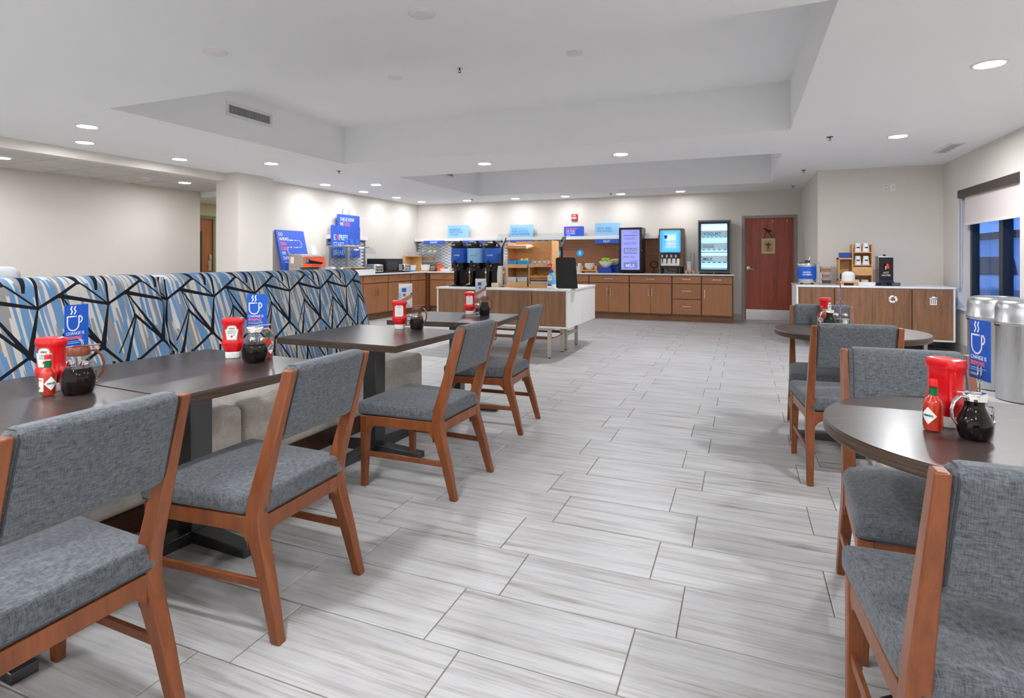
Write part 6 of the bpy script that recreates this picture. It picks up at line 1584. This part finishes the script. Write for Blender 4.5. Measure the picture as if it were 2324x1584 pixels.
# maple cup organiser
co = thing('cup_organiser', 'maple cup and tea organiser on the recycling console', 'organiser', (1.48, 9.38, RT))
x0, x1 = 1.435, 1.685; y0, y1 = 9.28, 9.5
MB(co).box(x0, x0 + .014, y0, y1, RT, 1.435).build('side_panel', M['maple'], co, bevel=.002); MB(co).box(x1 - .014, x1, y0, y1, RT, 1.435).build('side_panel', M['maple'], co, bevel=.002)
MB(co).box(x0 + .014, x1 - .014, y1 - .012, y1, RT, 1.445).build('back_panel', M['maple'], co)
for z in (1.315, 1.135): MB(co).box(x0 + .014, x1 - .014, y0, y1 - .012, z, z + .012).build('shelf', M['maple'], co)
MB(co).hexa([(x0 + .014, y0, 1.00), (x1 - .014, y0, 1.00), (x1 - .014, y0 + .012, 1.00), (x0 + .014, y0 + .012, 1.00), (x0 + .014, y0 + .0, 1.12), (x1 - .014, y0 + .0, 1.12), (x1 - .014, y0 + .012, 1.12), (x0 + .014, y0 + .012, 1.12)]).build('apron', M['maple'], co)
MB(co).box(x0 + .014, x1 - .014, y0, y1 - .012, RT + .02, RT + .032).build('shelf', M['maple'], co)
xa, xb = 1.27, 1.435
mb = MB(co); mb.box(xa, xa + .012, y0 + .02, y1, RT, 1.255); mb.build('side_panel', M['maple'], co)
MB(co).box(xa, xb, y1 - .012, y1, RT, 1.245).build('back_panel', M['maple'], co)
MB(co).box(xa, xb, y0 + .0, y1 - .012, 1.225, 1.245).build('shelf', M['maple'], co); MB(co).box(xa, xb, y0 + .0, y1 - .012, RT + .06, RT + .075).build('shelf', M['maple'], co)
def foamcup(x, y, z, lab):
    o = thing('foam_cup', lab, 'cup', (x, y, z), 0, 'inverted cups on the cup organiser')
    MB().lathe([(.045, 0), (.047, .004), (.047, .02), (.043, .022), (.033, .125), (.0001, .126)], seg=20).build('cup', M['paper'], o)
    MB().add(*curved(.0405, .055, .075, lambda z_: (-.02, .02), 2, 6)).build('logo', M['deep_blue'], o)
for z, nm in ((1.328, 'upper'), (1.148, 'lower')):
    for x in (1.512, 1.612): foamcup(x, 9.34, z, 'white inverted cup on the %s shelf of the cup organiser' % nm)
for z, nm, fc in ((1.246, 'yellow', ym), (RT + .076, 'green', gm)):
    o = thing('tea_box', 'blue open box of %s tea bags in the cup organiser' % nm, 'box', (1.352, 9.36, z))
    mb = MB(); openbox(mb, -.07, .07, -.05, .05, 0, .075, .004, .96); mb.build('box', M['deep_blue'], o)
    for i in range(4): MB().box(-.058 + (i % 2) * .06, -.004 + (i % 2) * .06, -.038 + .04 * (i // 2), -.02 + .04 * (i // 2), .02, .092).build('tea_bag', fc, o)
for i, x in enumerate((1.49, 1.60)):
    for k in range(3):
        o = thing('cup_lid', 'white plastic lid in the low stack in the cup organiser', 'lid', (x, 9.35, RT + .0325 + k * .012), 0, 'lids in the cup organiser')  # plastic cup lids in two low stacks
        MB().lathe([(.045, 0), (.047, .006), (.040, .014), (.0001, .014)], seg=20).build('lid', M['paper'], o); MB().lathe([(.006, .0142), (.006, .016), (.0001, .016)], (.02, 0, 0), seg=8).build('tab', M['paper'], o)
wt2 = thing('white_tray', 'shallow white tray in front of the cup organiser', 'tray', (1.575, 9.14, RT))
mb = MB(wt2); openbox(mb, 1.47, 1.68, 9.07, 9.22, RT, RT + .045, .005, .95); mb.build('tray', M['white_plastic'], wt2); MB(wt2).box(1.49, 1.66, 9.09, 9.20, RT + .0055, RT + .008).build('liner', M['paper'], wt2)
stand('foam_bowl_stand', 'small maple stand with inverted foam bowls on the recycling console', 1.25, 1.46, 9.02, 9.2, RT, .055)
bowls('white foam bowl in the inverted stack on the recycling console', (1.36, 9.11, RT + .056), .082, 7, 'inverted foam bowls', True, .013)
# hot water dispenser
hw = thing('hot_water_dispenser', 'steel hot water dispenser with a black front on the recycling console', 'dispenser', (1.83, 9.34, RT))
x0, x1, y = 1.745, 1.915, 9.22
MB(hw).box(x0 - .002, x1 + .002, y, 9.44, RT + .03, RT + .40).build('tank', M['steel'], hw, bevel=.004)
MB(hw).box(x0, x1, y - .006, y + .001, RT + .035, RT + .385).build('front_panel', M['gloss_black'], hw)
MB(hw).box(x0 - .006, x1 + .006, y - .01, 9.445, RT + .385, RT + .405).build('lid', M['steel'], hw, bevel=.003)
MB(hw).lathe([(.022, 0), (.012, .008), (.02, .022), (.0001, .024)], (1.83, 9.32, RT + .405), 16).build('lid_knob', M['black'], hw)
MB(hw).tube([(1.818, y, RT + .26), (1.818, y - .045, RT + .26), (1.818, y - .05, RT + .22)], .011, 10).build('tap', M['chrome'], hw)
MB(hw).hexa([(1.825, y - .06, RT + .235), (1.86, y - .06, RT + .235), (1.86, y - .04, RT + .235), (1.825, y - .04, RT + .235), (1.82, y - .065, RT + .30), (1.845, y - .065, RT + .30), (1.845, y - .05, RT + .30), (1.82, y - .05, RT + .30)]).build('tap_lever', mat('lever_orange', (232, 70, 30), .35), hw)
text('HOT', .035, M['white_text'], hw, (1.83, y - .0067, RT + .165), align='CENTER', sx=.9); text('WATER', .035, M['white_text'], hw, (1.83, y - .0067, RT + .128), align='CENTER', sx=.9)
MB(hw).box(x0, x1, y - .0075, y - .0055, RT + .04, RT + .062).build('warning_strip', M['blue'], hw)
text("CAREFUL, IT'S HOT IN HERE", .013, M['white_text'], hw, (1.83, y - .0082, RT + .046), align='CENTER', sx=.8)
MB(hw).box(1.69, 1.965, 9.06, 9.24, RT + .0, RT + .045).build('drip_tray', M['smoke'], hw); MB(hw).box(1.76, 1.90, 9.10, 9.22, RT + .045, RT + .058).build('grate', M['black'], hw)
for a in (x0 + .02, x1 - .02):
    for b_ in (9.26, 9.42): MB(hw).cyl((a, b_, RT), .012, .031, 10).build('foot', M['black'], hw)
# steel litter cans
def can(x, y, label):
    c = thing('litter_can', label, 'trash can', (x, y, 0), 0, 'steel litter cans')
    MB().lathe([(.0001, .006), (.205, .006), (.208, .02), (.208, .668), (.2, .67), (.0001, .67)], seg=48).build('body', M['can_steel'], c)
    MB().lathe([(.216, .66), (.219, .664), (.219, .690), (.214, .697), (.213, .80), (.205, .84), (.185, .865), (.155, .876), (.135, .874), (.12, .85), (.0001, .84)], seg=48).build('lid', M['can_steel'], c)
    MB().ring([(.203, 0), (.206, .008), (.203, .014)], seg=40).build('base_ring', M['black'], c)
    MB().rbox(-.26 + .05, -.205, -.045, .045, .645, .66, .006).build('grip', M['black'], c)
can(2.235, 6.78, 'brushed steel litter can nearer the recycling console')
can(2.285, 6.27, 'brushed steel litter can farther from the recycling console')
bpy.context.view_layer.update()
